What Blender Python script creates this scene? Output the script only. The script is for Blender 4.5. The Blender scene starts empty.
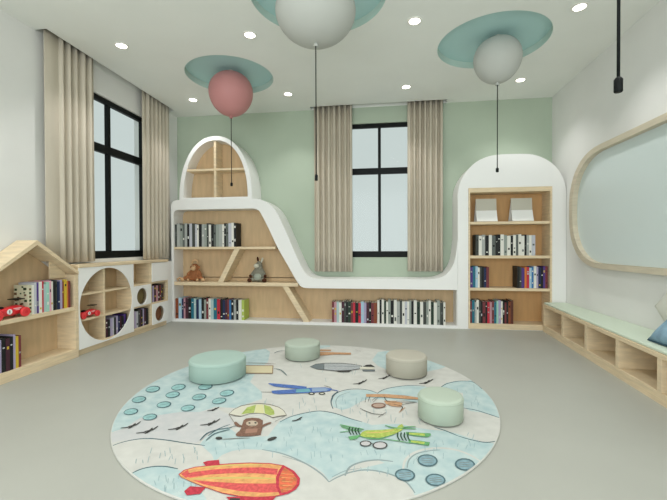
import bpy, bmesh, math, random
from mathutils import Vector, Matrix
from mathutils.geometry import tessellate_polygon
S = bpy.context.scene
C = S.collection
PI = math.pi

# ---------------------------------------------------------------- camera
H = 3.0
XL, XR, YB = -3.118, 2.175, 5.313          # left, right, back wall
XC, YC = -2.905, 4.905                     # fronts of the left and back cabinets
YF = -2.2                                  # front end left without a wall to let light in
F_PX = 375.4
cam = bpy.data.cameras.new('camera')
cam.sensor_width = 36.0
cam.lens = F_PX / 667 * 36.0
cam.clip_start = .02
co = bpy.data.objects.new('camera', cam); C.objects.link(co)
yw, pt, rl = math.radians(7.913), math.radians(-.598), math.radians(-.192)
fw = Vector((-math.sin(yw)*math.cos(pt), math.cos(yw)*math.cos(pt), math.sin(pt)))
rt = Vector((math.cos(yw), math.sin(yw), 0)); up = rt.cross(fw)
r2 = rt*math.cos(rl) + up*math.sin(rl); u2 = -rt*math.sin(rl) + up*math.cos(rl)
co.matrix_world = Matrix(((r2.x, u2.x, -fw.x, 0), (r2.y, u2.y, -fw.y, 0), (r2.z, u2.z, -fw.z, 1.05), (0, 0, 0, 1)))
S.camera = co

# ---------------------------------------------------------------- world, light, exposure
def lin(c): return tuple((v/255/12.92 if v/255 <= .04045 else ((v/255+.055)/1.055)**2.4) for v in c)
W = bpy.data.worlds.new('overcast_sky'); S.world = W; W.use_nodes = True
bg = W.node_tree.nodes['Background']
bg.inputs['Color'].default_value = (.90, 1.0, .97, 1)
bg.inputs['Strength'].default_value = .72
def area(name, loc, rot, sx, sy, watts, col):
    l = bpy.data.lights.new(name, 'AREA'); l.shape = 'RECTANGLE'; l.size = sx; l.size_y = sy; l.energy = watts; l.color = col
    o = bpy.data.objects.new(name, l); C.objects.link(o); o.location = loc; o.rotation_euler = rot
    return o
area('fill_from_open_side', (-.45, YF-.3, 1.5), (PI/2, 0, 0), 5.0, 2.8, 165, (.94, .98, 1.0))  # added area lamp behind the camera, raises the ambient level
SPOT_W = 32
S.view_settings.view_transform = 'Standard'
S.view_settings.look = 'None'
S.view_settings.exposure = -0.09
S.view_settings.gamma = 1.0
S.view_settings.use_curve_mapping = False

# ---------------------------------------------------------------- materials
MATS = {}
def mat(name, rgb, rough=.6, spec=.3, noise=0, nscale=20, bump=0, bscale=60, emit=None, metal=0, stretch=(1, 1, 1), rgb2=None, coat=0):
    if name in MATS: return MATS[name]
    m = bpy.data.materials.new(name); m.use_nodes = True; nt = m.node_tree; b = nt.nodes['Principled BSDF']
    b.inputs['Base Color'].default_value = (*lin(rgb), 1)
    b.inputs['Roughness'].default_value = rough
    b.inputs['Specular IOR Level'].default_value = spec
    b.inputs['Metallic'].default_value = metal
    b.inputs['Coat Weight'].default_value = coat
    if noise or bump or rgb2:
        tc = nt.nodes.new('ShaderNodeTexCoord'); mp = nt.nodes.new('ShaderNodeMapping'); mp.inputs['Scale'].default_value = stretch
        nt.links.new(tc.outputs['Object'], mp.inputs[0])
    if noise or rgb2:
        n = nt.nodes.new('ShaderNodeTexNoise'); n.inputs['Scale'].default_value = nscale; n.inputs['Detail'].default_value = 5
        nt.links.new(mp.outputs[0], n.inputs[0])
        cr = nt.nodes.new('ShaderNodeValToRGB'); cr.color_ramp.elements[0].position = .3; cr.color_ramp.elements[1].position = .7
        a = lin(rgb2 or [max(0, c*(1-noise)) for c in rgb]); z = lin([min(255, c*(1+noise*.5)) for c in rgb])
        cr.color_ramp.elements[0].color = (*a, 1); cr.color_ramp.elements[1].color = (*z, 1)
        nt.links.new(n.outputs[0], cr.inputs[0]); nt.links.new(cr.outputs[0], b.inputs['Base Color'])
    if bump:
        n2 = nt.nodes.new('ShaderNodeTexNoise'); n2.inputs['Scale'].default_value = bscale; n2.inputs['Detail'].default_value = 3
        nt.links.new(mp.outputs[0], n2.inputs[0])
        bp = nt.nodes.new('ShaderNodeBump'); bp.inputs['Strength'].default_value = bump; bp.inputs['Distance'].default_value = .01
        nt.links.new(n2.outputs[0], bp.inputs['Height']); nt.links.new(bp.outputs[0], b.inputs['Normal'])
    if emit:
        b.inputs['Emission Color'].default_value = (*lin(rgb), 1); b.inputs['Emission Strength'].default_value = emit
    MATS[name] = m
    return m
m_ceil = mat('ceiling_paint', (236, 238, 232), .85, .1, noise=.01, nscale=2)
m_wallw = mat('white_wall_paint', (230, 230, 226), .8, .15, noise=.015, nscale=2)
m_green = mat('green_wall_paint', (180, 193, 174), .8, .15, noise=.02, nscale=2)
m_floor = mat('poured_floor', (166, 167, 158), .45, .3, noise=.02, nscale=1.5, bump=.02, bscale=3)
m_mint = mat('mint_recess_paint', (184, 218, 216), .8, .1)
m_mint2 = mat('pale_mint_recess_side', (196, 216, 206), .8, .1)
m_frame = mat('bleached_oak', (208, 198, 176), .5, .25, noise=.05, nscale=6, stretch=(1, 1, 7))
m_oaki = mat('honey_oak_board', (206, 164, 114), .55, .2, noise=.04, nscale=5, stretch=(4, 4, .7))
m_white = mat('white_lacquer', (238, 238, 235), .5, .3)
m_oak = mat('light_oak', (226, 206, 172), .5, .25, noise=.06, nscale=7, stretch=(1, 1, 7), bump=.03, bscale=40)
m_oakh = mat('light_oak_long_grain', (226, 206, 172), .5, .25, noise=.06, nscale=6, stretch=(1, 1, 12), bump=.03, bscale=40)
m_oakb = mat('oak_back_board', (210, 182, 144), .55, .2, noise=.045, nscale=5, stretch=(4, 4, .7), bump=.03, bscale=40)
m_black = mat('black_metal', (10, 15, 15), .55, .2)
m_glassw = mat('whiteboard_glass', (212, 224, 222), .35, .5)
m_pad = mat('mint_seat_pad', (208, 220, 202), .7, .2)
m_white_plastic = mat('white_plastic_ring', (238, 236, 228), .4, .4)

def curtain_mat():
    m = mat('beige_curtain_cloth', (204, 195, 178), .9, .08, noise=.02, nscale=6, stretch=(2, 2, .3), bump=.15, bscale=300)
    return m
m_curt = curtain_mat()

m_pane = bpy.data.materials.new('window_glass'); m_pane.use_nodes = True
_nt = m_pane.node_tree; _nt.nodes.clear()
_o = _nt.nodes.new('ShaderNodeOutputMaterial'); _m = _nt.nodes.new('ShaderNodeMixShader'); _t = _nt.nodes.new('ShaderNodeBsdfTransparent'); _g = _nt.nodes.new('ShaderNodeBsdfGlossy')
_t.inputs['Color'].default_value = (.93, .96, .96, 1); _g.inputs['Roughness'].default_value = .12; _m.inputs[0].default_value = .02
_nt.links.new(_t.outputs[0], _m.inputs[1]); _nt.links.new(_g.outputs[0], _m.inputs[2]); _nt.links.new(_m.outputs[0], _o.inputs[0])

# ---------------------------------------------------------------- mesh helpers
def box(bm, x0, x1, y0, y1, z0, z1, mi=0):
    v = [bm.verts.new(p) for p in ((x0,y0,z0),(x1,y0,z0),(x1,y1,z0),(x0,y1,z0),(x0,y0,z1),(x1,y0,z1),(x1,y1,z1),(x0,y1,z1))]
    for f in ((3,2,1,0),(4,5,6,7),(0,1,5,4),(1,2,6,5),(2,3,7,6),(3,0,4,7)):
        bm.faces.new([v[i] for i in f]).material_index = mi
    return v
def plate(bm, outer, holes, a0, a1, place, mi=0):
    """a flat outline with holes, extruded; place(u, v, a) gives the point"""
    loops = [outer] + list(holes)
    tris = tessellate_polygon([[Vector((u, v, 0)) for u, v in L] for L in loops])
    flat = [p for L in loops for p in L]
    A = [bm.verts.new(place(u, v, a0)) for u, v in flat]; B = [bm.verts.new(place(u, v, a1)) for u, v in flat]
    for t in tris:
        for V, s in ((A, 1), (B, -1)):
            try: bm.faces.new([V[i] for i in t[::s]]).material_index = mi
            except ValueError: pass
    k = 0
    for L in loops:
        n = len(L)
        for i in range(n):
            j = (i+1) % n
            bm.faces.new((A[k+i], A[k+j], B[k+j], B[k+i])).material_index = mi
        k += n
    bmesh.ops.recalc_face_normals(bm, faces=bm.faces)
def revolve(bm, prof, cx, cy, cz, n=32, mi=0, axis='z'):
    rings = []
    for r, h in prof:
        ring = []
        for i in range(n):
            t = 2*PI*i/n; a, b = max(r, 1e-5)*math.cos(t), max(r, 1e-5)*math.sin(t)
            ring.append(bm.verts.new((cx+a, cy+b, cz+h) if axis == 'z' else ((cx+h, cy+a, cz+b) if axis == 'x' else (cx+a, cy+h, cz+b))))
        rings.append(ring)
    for a, b in zip(rings, rings[1:]):
        for i in range(n):
            f = bm.faces.new((a[i], a[(i+1) % n], b[(i+1) % n], b[i])); f.material_index = mi; f.smooth = True
    for ring in (rings[0], rings[-1]):
        f = bm.faces.new(ring); f.material_index = mi
    bmesh.ops.recalc_face_normals(bm, faces=bm.faces)
def tube(bm, pts, r, n=8, mi=0):
    pts = [Vector(p) for p in pts]; rings = []
    for i, p in enumerate(pts):
        d = (pts[min(i+1, len(pts)-1)] - pts[max(i-1, 0)]).normalized()
        a = d.orthogonal().normalized() if i == 0 else (prev - d*prev.dot(d)).normalized()
        prev = a; b = d.cross(a); rr = r[i] if isinstance(r, (list, tuple)) else r
        rings.append([bm.verts.new(p + (a*math.cos(2*PI*k/n) + b*math.sin(2*PI*k/n))*rr) for k in range(n)])
    for a, b in zip(rings, rings[1:]):
        for i in range(n):
            f = bm.faces.new((a[i], a[(i+1) % n], b[(i+1) % n], b[i])); f.material_index = mi; f.smooth = True
    bm.faces.new(rings[0][::-1]).material_index = mi; bm.faces.new(rings[-1]).material_index = mi
def ball(bm, c, r, rot=None, u=14, v=10, mi=0):
    M = Matrix.Translation(c) @ (rot.to_4x4() if rot else Matrix.Identity(4)) @ Matrix.Diagonal((*r, 1))
    g = bmesh.ops.create_uvsphere(bm, u_segments=u, v_segments=v, radius=1, matrix=M)
    for w in g['verts']:
        for f in w.link_faces: f.smooth = True; f.material_index = mi
def link(name, bm, mats, parent=None, origin=None, bevel=0, recalc=True):
    me = bpy.data.meshes.new(name)
    if recalc: bmesh.ops.recalc_face_normals(bm, faces=bm.faces)
    if origin: bmesh.ops.translate(bm, verts=bm.verts, vec=-Vector(origin))
    bm.to_mesh(me); bm.free()
    for m in (mats if isinstance(mats, (list, tuple)) else [mats]): me.materials.append(m)
    o = bpy.data.objects.new(name, me); C.objects.link(o)
    if origin: o.location = origin
    if parent:
        o.parent = parent; o.matrix_parent_inverse = Matrix.Translation(-parent.location)
    if bevel:
        b = o.modifiers.new('bevel', 'BEVEL'); b.width = bevel; b.segments = 2; b.limit_method = 'ANGLE'; b.angle_limit = math.radians(50)
    return o
def tag(o, label, cat, group=None):
    o['label'] = label; o['category'] = cat
    if group: o['group'] = group
    return o
def empty(name, loc, label, cat, group=None):
    o = bpy.data.objects.new(name, None); C.objects.link(o); o.location = loc; o.empty_display_size = .05
    return tag(o, label, cat, group)
def struct(o): o['kind'] = 'structure'; return o
def circ(cx, cy, r, n=48, rz=None): return [(cx+r*math.cos(2*PI*i/n), cy+(rz or r)*math.sin(2*PI*i/n)) for i in range(n)]
def rect(a0, a1, b0, b1): return [(a0, b0), (a1, b0), (a1, b1), (a0, b1)]
def smooth_line(pts, k=5):
    out = []
    for i in range(len(pts)-1):
        p0, p1, p2, p3 = pts[max(i-1, 0)], pts[i], pts[i+1], pts[min(i+2, len(pts)-1)]
        for j in range(k):
            t = j/k
            out.append(tuple(.5*((2*p1[d]) + (-p0[d]+p2[d])*t + (2*p0[d]-5*p1[d]+4*p2[d]-p3[d])*t*t + (-p0[d]+3*p1[d]-3*p2[d]+p3[d])*t**3) for d in (0, 1)))
    out.append(pts[-1]); return out
PXY = lambda u, v, a: (u, v, a)      # horizontal plate, a = z
PXZ = lambda u, v, a: (u, a, v)      # plate facing the back, a = y
PYZ = lambda u, v, a: (a, u, v)      # plate facing sideways, a = x

# ---------------------------------------------------------------- the room
bm = bmesh.new(); box(bm, XL-.3, XR+.3, YF, YB+.3, -.1, 0); struct(link('floor', bm, m_floor))
DISCS = [(-1.766, 4.13, .49), (1.02, 3.82, .51), (-.519, 2.91, .535), (1.12, 2.0, .52)]
LAMPS = [(x, y) for y in (4.70, 3.34, 1.98, .62, -.74) for x in (-2.53, -1.235, .252, 1.575)]
SLOT_L = rect(XL, -3.0, 2.99, 5.06); SLOT_B = rect(-1.05, .82, 5.185, YB)
bm = bmesh.new()
e = .0005
plate(bm, rect(XL-.3, XR+.3, YF, YB+.3), [rect(XL+e, -3.0, 2.99, 5.06), rect(-1.05, .82, 5.185, YB-e)] + [circ(x, y, r, 64) for x, y, r in DISCS], H, H+.07, PXY)
ceiling = struct(link('ceiling', bm, m_ceil, recalc=False))
bm = bmesh.new()
plate(bm, rect(XL-.3, XR+.3, YF, YB+.3), [rect(XL+e, -3.0, 2.99, 5.06), rect(-1.05, .82, 5.185, YB-e)], H+.075, H+.16, PXY)
box(bm, XL-.3, XR+.3, YF, YB+.3, H+.165, H+.2)
struct(link('ceiling_slab', bm, m_ceil, ceiling, recalc=False))
for x, y, r in DISCS:
    bm = bmesh.new(); revolve(bm, [(r+.004, .0), (r+.004, .004)], x, y, H+.069, 64)
    plate(bm, circ(x, y, r+.006, 64), [circ(x, y, r-.002, 64)], H+.0005, H+.069, PXY, 1)
    struct(link('ceiling_recess', bm, [m_mint, m_mint2], ceiling))
# walls with window openings
def wall_plate(name, outer, holes, a0, a1, place, m):
    bm = bmesh.new(); plate(bm, outer, holes, a0, a1, place); return struct(link(name, bm, m))
WB = (-.56, .41, .89, 2.775); WL = (3.55, 4.58, .92, 2.73)
wall_plate('wall_back', rect(XL-.3, XR+.3, 0, H+.16), [rect(*WB)], YB, YB+.18, PXZ, m_green)
wall_plate('wall_left', rect(YF, YB, 0, H+.16), [rect(*WL)], XL-.18, XL, PYZ, m_wallw)
wall_plate('wall_right', rect(YF, YB, 0, H), [], XR, XR+.18, PYZ, m_wallw)
# windows
def window(name, place, a0, a1, z0, z1, mull, tr0, tr1, d0, d1):
    bm = bmesh.new(); t = .06
    rects = [rect(a0+t, mull-.02, z0+.085, tr0), rect(mull+.02, a1-t, z0+.085, tr0), rect(a0+t, mull-.02, tr1, z1-.055), rect(mull+.02, a1-t, tr1, z1-.055)]
    plate(bm, rect(a0, a1, z0, z1), rects, d0, d1, place)
    fr = struct(link(name, bm, m_black, bevel=.003))
    g = bmesh.new(); dm = (d0+d1)/2
    for R in rects:
        V = [g.verts.new(place(u, v, dm)) for u, v in R]; g.faces.new(V)
    p = link('window_pane', g, m_pane, fr); struct(p)
    return fr
window('window_1', PYZ, *WL, 3.935, 2.11, 2.20, XL-.075, XL-.025)
window('window_2', PXZ, *WB, -.085, 2.065, 2.15, YB+.025, YB+.075)

# ---------------------------------------------------------------- curtains
def curtain(name, place, a0, a1, z0, z1, d, amp, seed, label, folds, flat=0):
    """pleated cloth hanging from the slot; place(u, v, a)"""
    rnd = random.Random(seed); n = 120; bm = bmesh.new(); rows = [z1, z1-.4, (z0+z1)/2, z0+.3, z0]
    ph = [rnd.uniform(-.35, .35) for _ in range(folds*2+4)]; am = [rnd.uniform(.6, 1.15) for _ in range(folds*2+4)]
    cols = []
    for i in range(n+1):
        t = i/n; col = []
        tt = 0 if t < flat else (t-flat)/(1-flat)
        s = tt*folds; k = int(s)
        w = math.sin(2*PI*s + ph[k]*math.sin(PI*(s-k))) * am[k]
        w = (abs(w)**.75)*(1 if w > 0 else -1)
        for z in rows:
            q = amp*w*(1 + .12*math.sin(z*1.7+seed)) if t >= flat else amp*.3*math.sin(t/max(flat, .01)*PI)
            col.append(bm.verts.new(place(a0+(a1-a0)*t, z, d + q)))
        cols.append(col)
    for a, b in zip(cols, cols[1:]):
        for j in range(len(rows)-1):
            f = bm.faces.new((a[j], b[j], b[j+1], a[j+1])); f.smooth = True
    o = link(name, bm, m_curt)
    s = o.modifiers.new('thick', 'SOLIDIFY'); s.thickness = .005; s.offset = 0
    return tag(o, label, 'curtain', 'beige window curtains')
curtain('curtain', PYZ, 3.02, 3.60, .900, 3.13, -3.058, .034, 1, 'beige curtain nearest the house-shaped bookcase, left side of the left window', 5, .26)
curtain('curtain', PYZ, 4.40, 5.00, .885, 3.13, -3.058, .034, 2, 'beige curtain between the left window and the green corner', 6, .12)
curtain('curtain', PXZ, -1.0, -.462, .69, 3.13, 5.250, .036, 3, 'beige curtain on the left side of the back window in the green wall', 7)
curtain('curtain', PXZ, .300, .768, .70, 3.13, 5.250, .036, 4, 'beige curtain on the right side of the back window, near the arched bookcase', 6, .08)

# ---------------------------------------------------------------- downlights
pos = {0: 'at the back left corner', 1: 'beside the pink balloon lamp', 2: 'in front of the back window', 3: 'beyond the right balloon recess'}
m_lamp = mat('lamp_disc', (255, 252, 240), .5, .2, emit=9)
spot = bpy.data.lights.new('downlight_beam', 'SPOT'); spot.energy = SPOT_W; spot.spot_size = math.radians(108); spot.spot_blend = .7; spot.shadow_soft_size = .05; spot.color = (1.0, .98, .98)
row_txt = ['in the row nearest the back wall', 'in the second row from the back wall', 'in the third row, overhead', 'in the fourth row, behind the viewer', 'in the fifth row, behind the viewer']
col_txt = ['first from the left', 'second from the left', 'third from the left', 'rightmost']
first = None
def dl_build():
    t = empty('downlight', (0, 0, H), '', 'ceiling light', 'recessed ceiling downlights')
    b = bmesh.new(); plate(b, circ(0, 0, .062, 28), [circ(0, 0, .047, 28)], -.006, 0, PXY); link('trim_ring', b, m_white_plastic, t).matrix_parent_inverse = Matrix()
    b = bmesh.new(); revolve(b, [(.048, -.0035), (.048, -.0005)], 0, 0, 0, 28); link('lens', b, m_lamp, t).matrix_parent_inverse = Matrix()
    lo = bpy.data.objects.new('beam', spot); C.objects.link(lo); lo.parent = t; lo.location = (0, 0, -.02)
    return t
dl0 = dl_build()
for i, (x, y) in enumerate(LAMPS):
    if i == 0: o = dl0
    else:
        o = dl0.copy(); C.objects.link(o)
        for ch in dl0.children:
            c = ch.copy(); C.objects.link(c); c.parent = o
    o.location = (x, y, H); o['label'] = f'round recessed ceiling downlight, {col_txt[i % 4]} {row_txt[i // 4]}'

# ---------------------------------------------------------------- balloon lamps
def balloon(x, y, ztop, zbot, r, zend, m, label, cordr=.006, knobr=.011, knoblen=.05):
    t = empty('balloon_pendant', (x, y, H), label, 'pendant lamp', 'balloon pendants with pull cords')
    bm = bmesh.new(); hh = ztop-zbot; prof = []
    n = 26
    for i in range(n+1):
        a = PI*i/n; s = (1+math.cos(a))/2            # 1 at top, 0 at the knot
        rr = r*math.sin(a)**.92 * (1 - .16*(1-s)**1.5) if 0 < i < n else 0.004
        prof.append((rr, zbot + hh*(s if s > .5 else s)))
    revolve(bm, prof, x, y, 0, 48); shade = link('balloon_shade', bm, m, t)
    bm = bmesh.new(); revolve(bm, [(.006, .012), (.012, .0), (.022, -.022), (.018, -.026), (.004, -.022)], x, y, zbot, 20); link('knot', bm, m, shade)
    bm = bmesh.new(); revolve(bm, [(.03, 0), (.03, H+.0695-ztop+.02)], x, y, ztop-.02, 20); link('ceiling_mount', bm, m_white_plastic, t)
    bm = bmesh.new(); tube(bm, [(x, y, zbot-.02), (x, y, zend+knoblen)], cordr, 8); crd = link('cord', bm, m_black, t)
    bm = bmesh.new(); revolve(bm, [(knobr*.6, knoblen), (knobr, knoblen*.85), (knobr, .004), (knobr*.8, 0)], x, y, zend, 16); link('cord_end', bm, m_black, crd)
m_pink = mat('pink_balloon', (192, 134, 132), .5, .3)
m_wball = mat('white_balloon', (188, 190, 184), .6, .2)
balloon(-1.757, 4.13, 3.045, 2.55, .262, 1.745, m_pink, 'pink balloon-shaped pendant lamp under the left mint ceiling recess', .0045, .014, .04)
balloon(1.07, 3.82, 3.045, 2.62, .232, 1.76, m_wball, 'white balloon-shaped pendant lamp under the right mint ceiling recess', .0045, .014, .04)
balloon(-.530, 2.86, 3.045, 2.61, .325, 1.555, m_wball, 'large white balloon-shaped pendant lamp at the top middle of the photo', .0042, .012, .05)
balloon(1.118, 2.0, 3.045, 2.60, .25, 1.79, m_wball, 'pendant with a thick black cord and cylinder end hanging before the white board', .0075, .019, .072)

# ---------------------------------------------------------------- rug
RX, RY, RR = -.529, 2.633, 1.239
def blues(name, a, b): return mat(name, a, .95, .02, noise=.0, nscale=16, rgb2=b, bump=.25, bscale=260)
RC = {
 'white': mat('rug_white', (193, 193, 186), .95, .02, noise=.03, nscale=14, bump=.25, bscale=260),
 'blue': blues('rug_pale_blue', (182, 197, 194), (162, 184, 185)), 'lilac': blues('rug_lilac_grey', (190, 190, 188), (181, 184, 183)),
 'blue2': mat('rug_blue_stroke', (146, 167, 169), .95, .02), 'grey': mat('rug_grey', (138, 150, 149), .95, .02), 'ink': mat('rug_ink', (82, 105, 110), .95, .02), 'ink2': mat('rug_soft_ink', (119, 114, 105), .95, .02),
 'teal': mat('rug_teal', (142, 180, 178), .95, .02, noise=.12, nscale=40), 'teal2': mat('rug_steel_teal', (129, 157, 164), .95, .02, noise=.12, nscale=40),
 'dark': mat('rug_charcoal', (70, 70, 67), .95, .02), 'red': mat('rug_red', (204, 92, 90), .95, .02, noise=.15, nscale=60), 'redd': mat('rug_deep_red', (182, 66, 78), .95, .02, noise=.15, nscale=60),
 'red2': mat('rug_orange_red', (204, 100, 74), .95, .02, noise=.2, nscale=50, rgb2=(161, 106, 73)), 'orange': mat('rug_orange', (214, 158, 104), .95, .02, noise=.12, nscale=40), 'orange2': mat('rug_pale_orange', (185, 146, 112), .95, .02, noise=.12, nscale=50),
 'yel': mat('rug_yellow', (194, 174, 106), .95, .02), 'yel2': mat('rug_lemon', (199, 197, 152), .95, .02), 'green': mat('rug_lime', (159, 174, 100), .95, .02, noise=.1, nscale=40), 'green2': mat('rug_leaf', (168, 184, 96), .95, .02, noise=.15, nscale=60),
 'green3': mat('rug_green', (104, 158, 108), .95, .02, noise=.1, nscale=50), 'green4': mat('rug_dark_green', (56, 80, 62), .95, .02), 'cream': mat('rug_cream', (197, 195, 179), .95, .02), 'cream2': mat('rug_butter', (197, 188, 156), .95, .02),
 'brown': mat('rug_brown', (126, 98, 84), .95, .02, noise=.15, nscale=60), 'brown2': mat('rug_tan', (147, 128, 106), .95, .02), 'face': mat('rug_face', (182, 167, 148), .95, .02), 'face2': mat('rug_tan_pink', (167, 146, 132), .95, .02), 'belly': mat('rug_belly', (153, 120, 104), .95, .02),
 'navy': mat('rug_blue', (86, 112, 168), .95, .02, noise=.15, nscale=60), 'sky': mat('rug_sky', (107, 155, 166), .95, .02), 'sky2': mat('rug_periwinkle', (134, 154, 178), .95, .02), 'silver': mat('rug_silver', (162, 166, 166), .95, .02, noise=.08, nscale=50), 'steel': mat('rug_steel', (110, 117, 118), .95, .02), 'wheel': mat('rug_wheel', (185, 183, 182), .95, .02)}
RK = list(RC)
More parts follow.
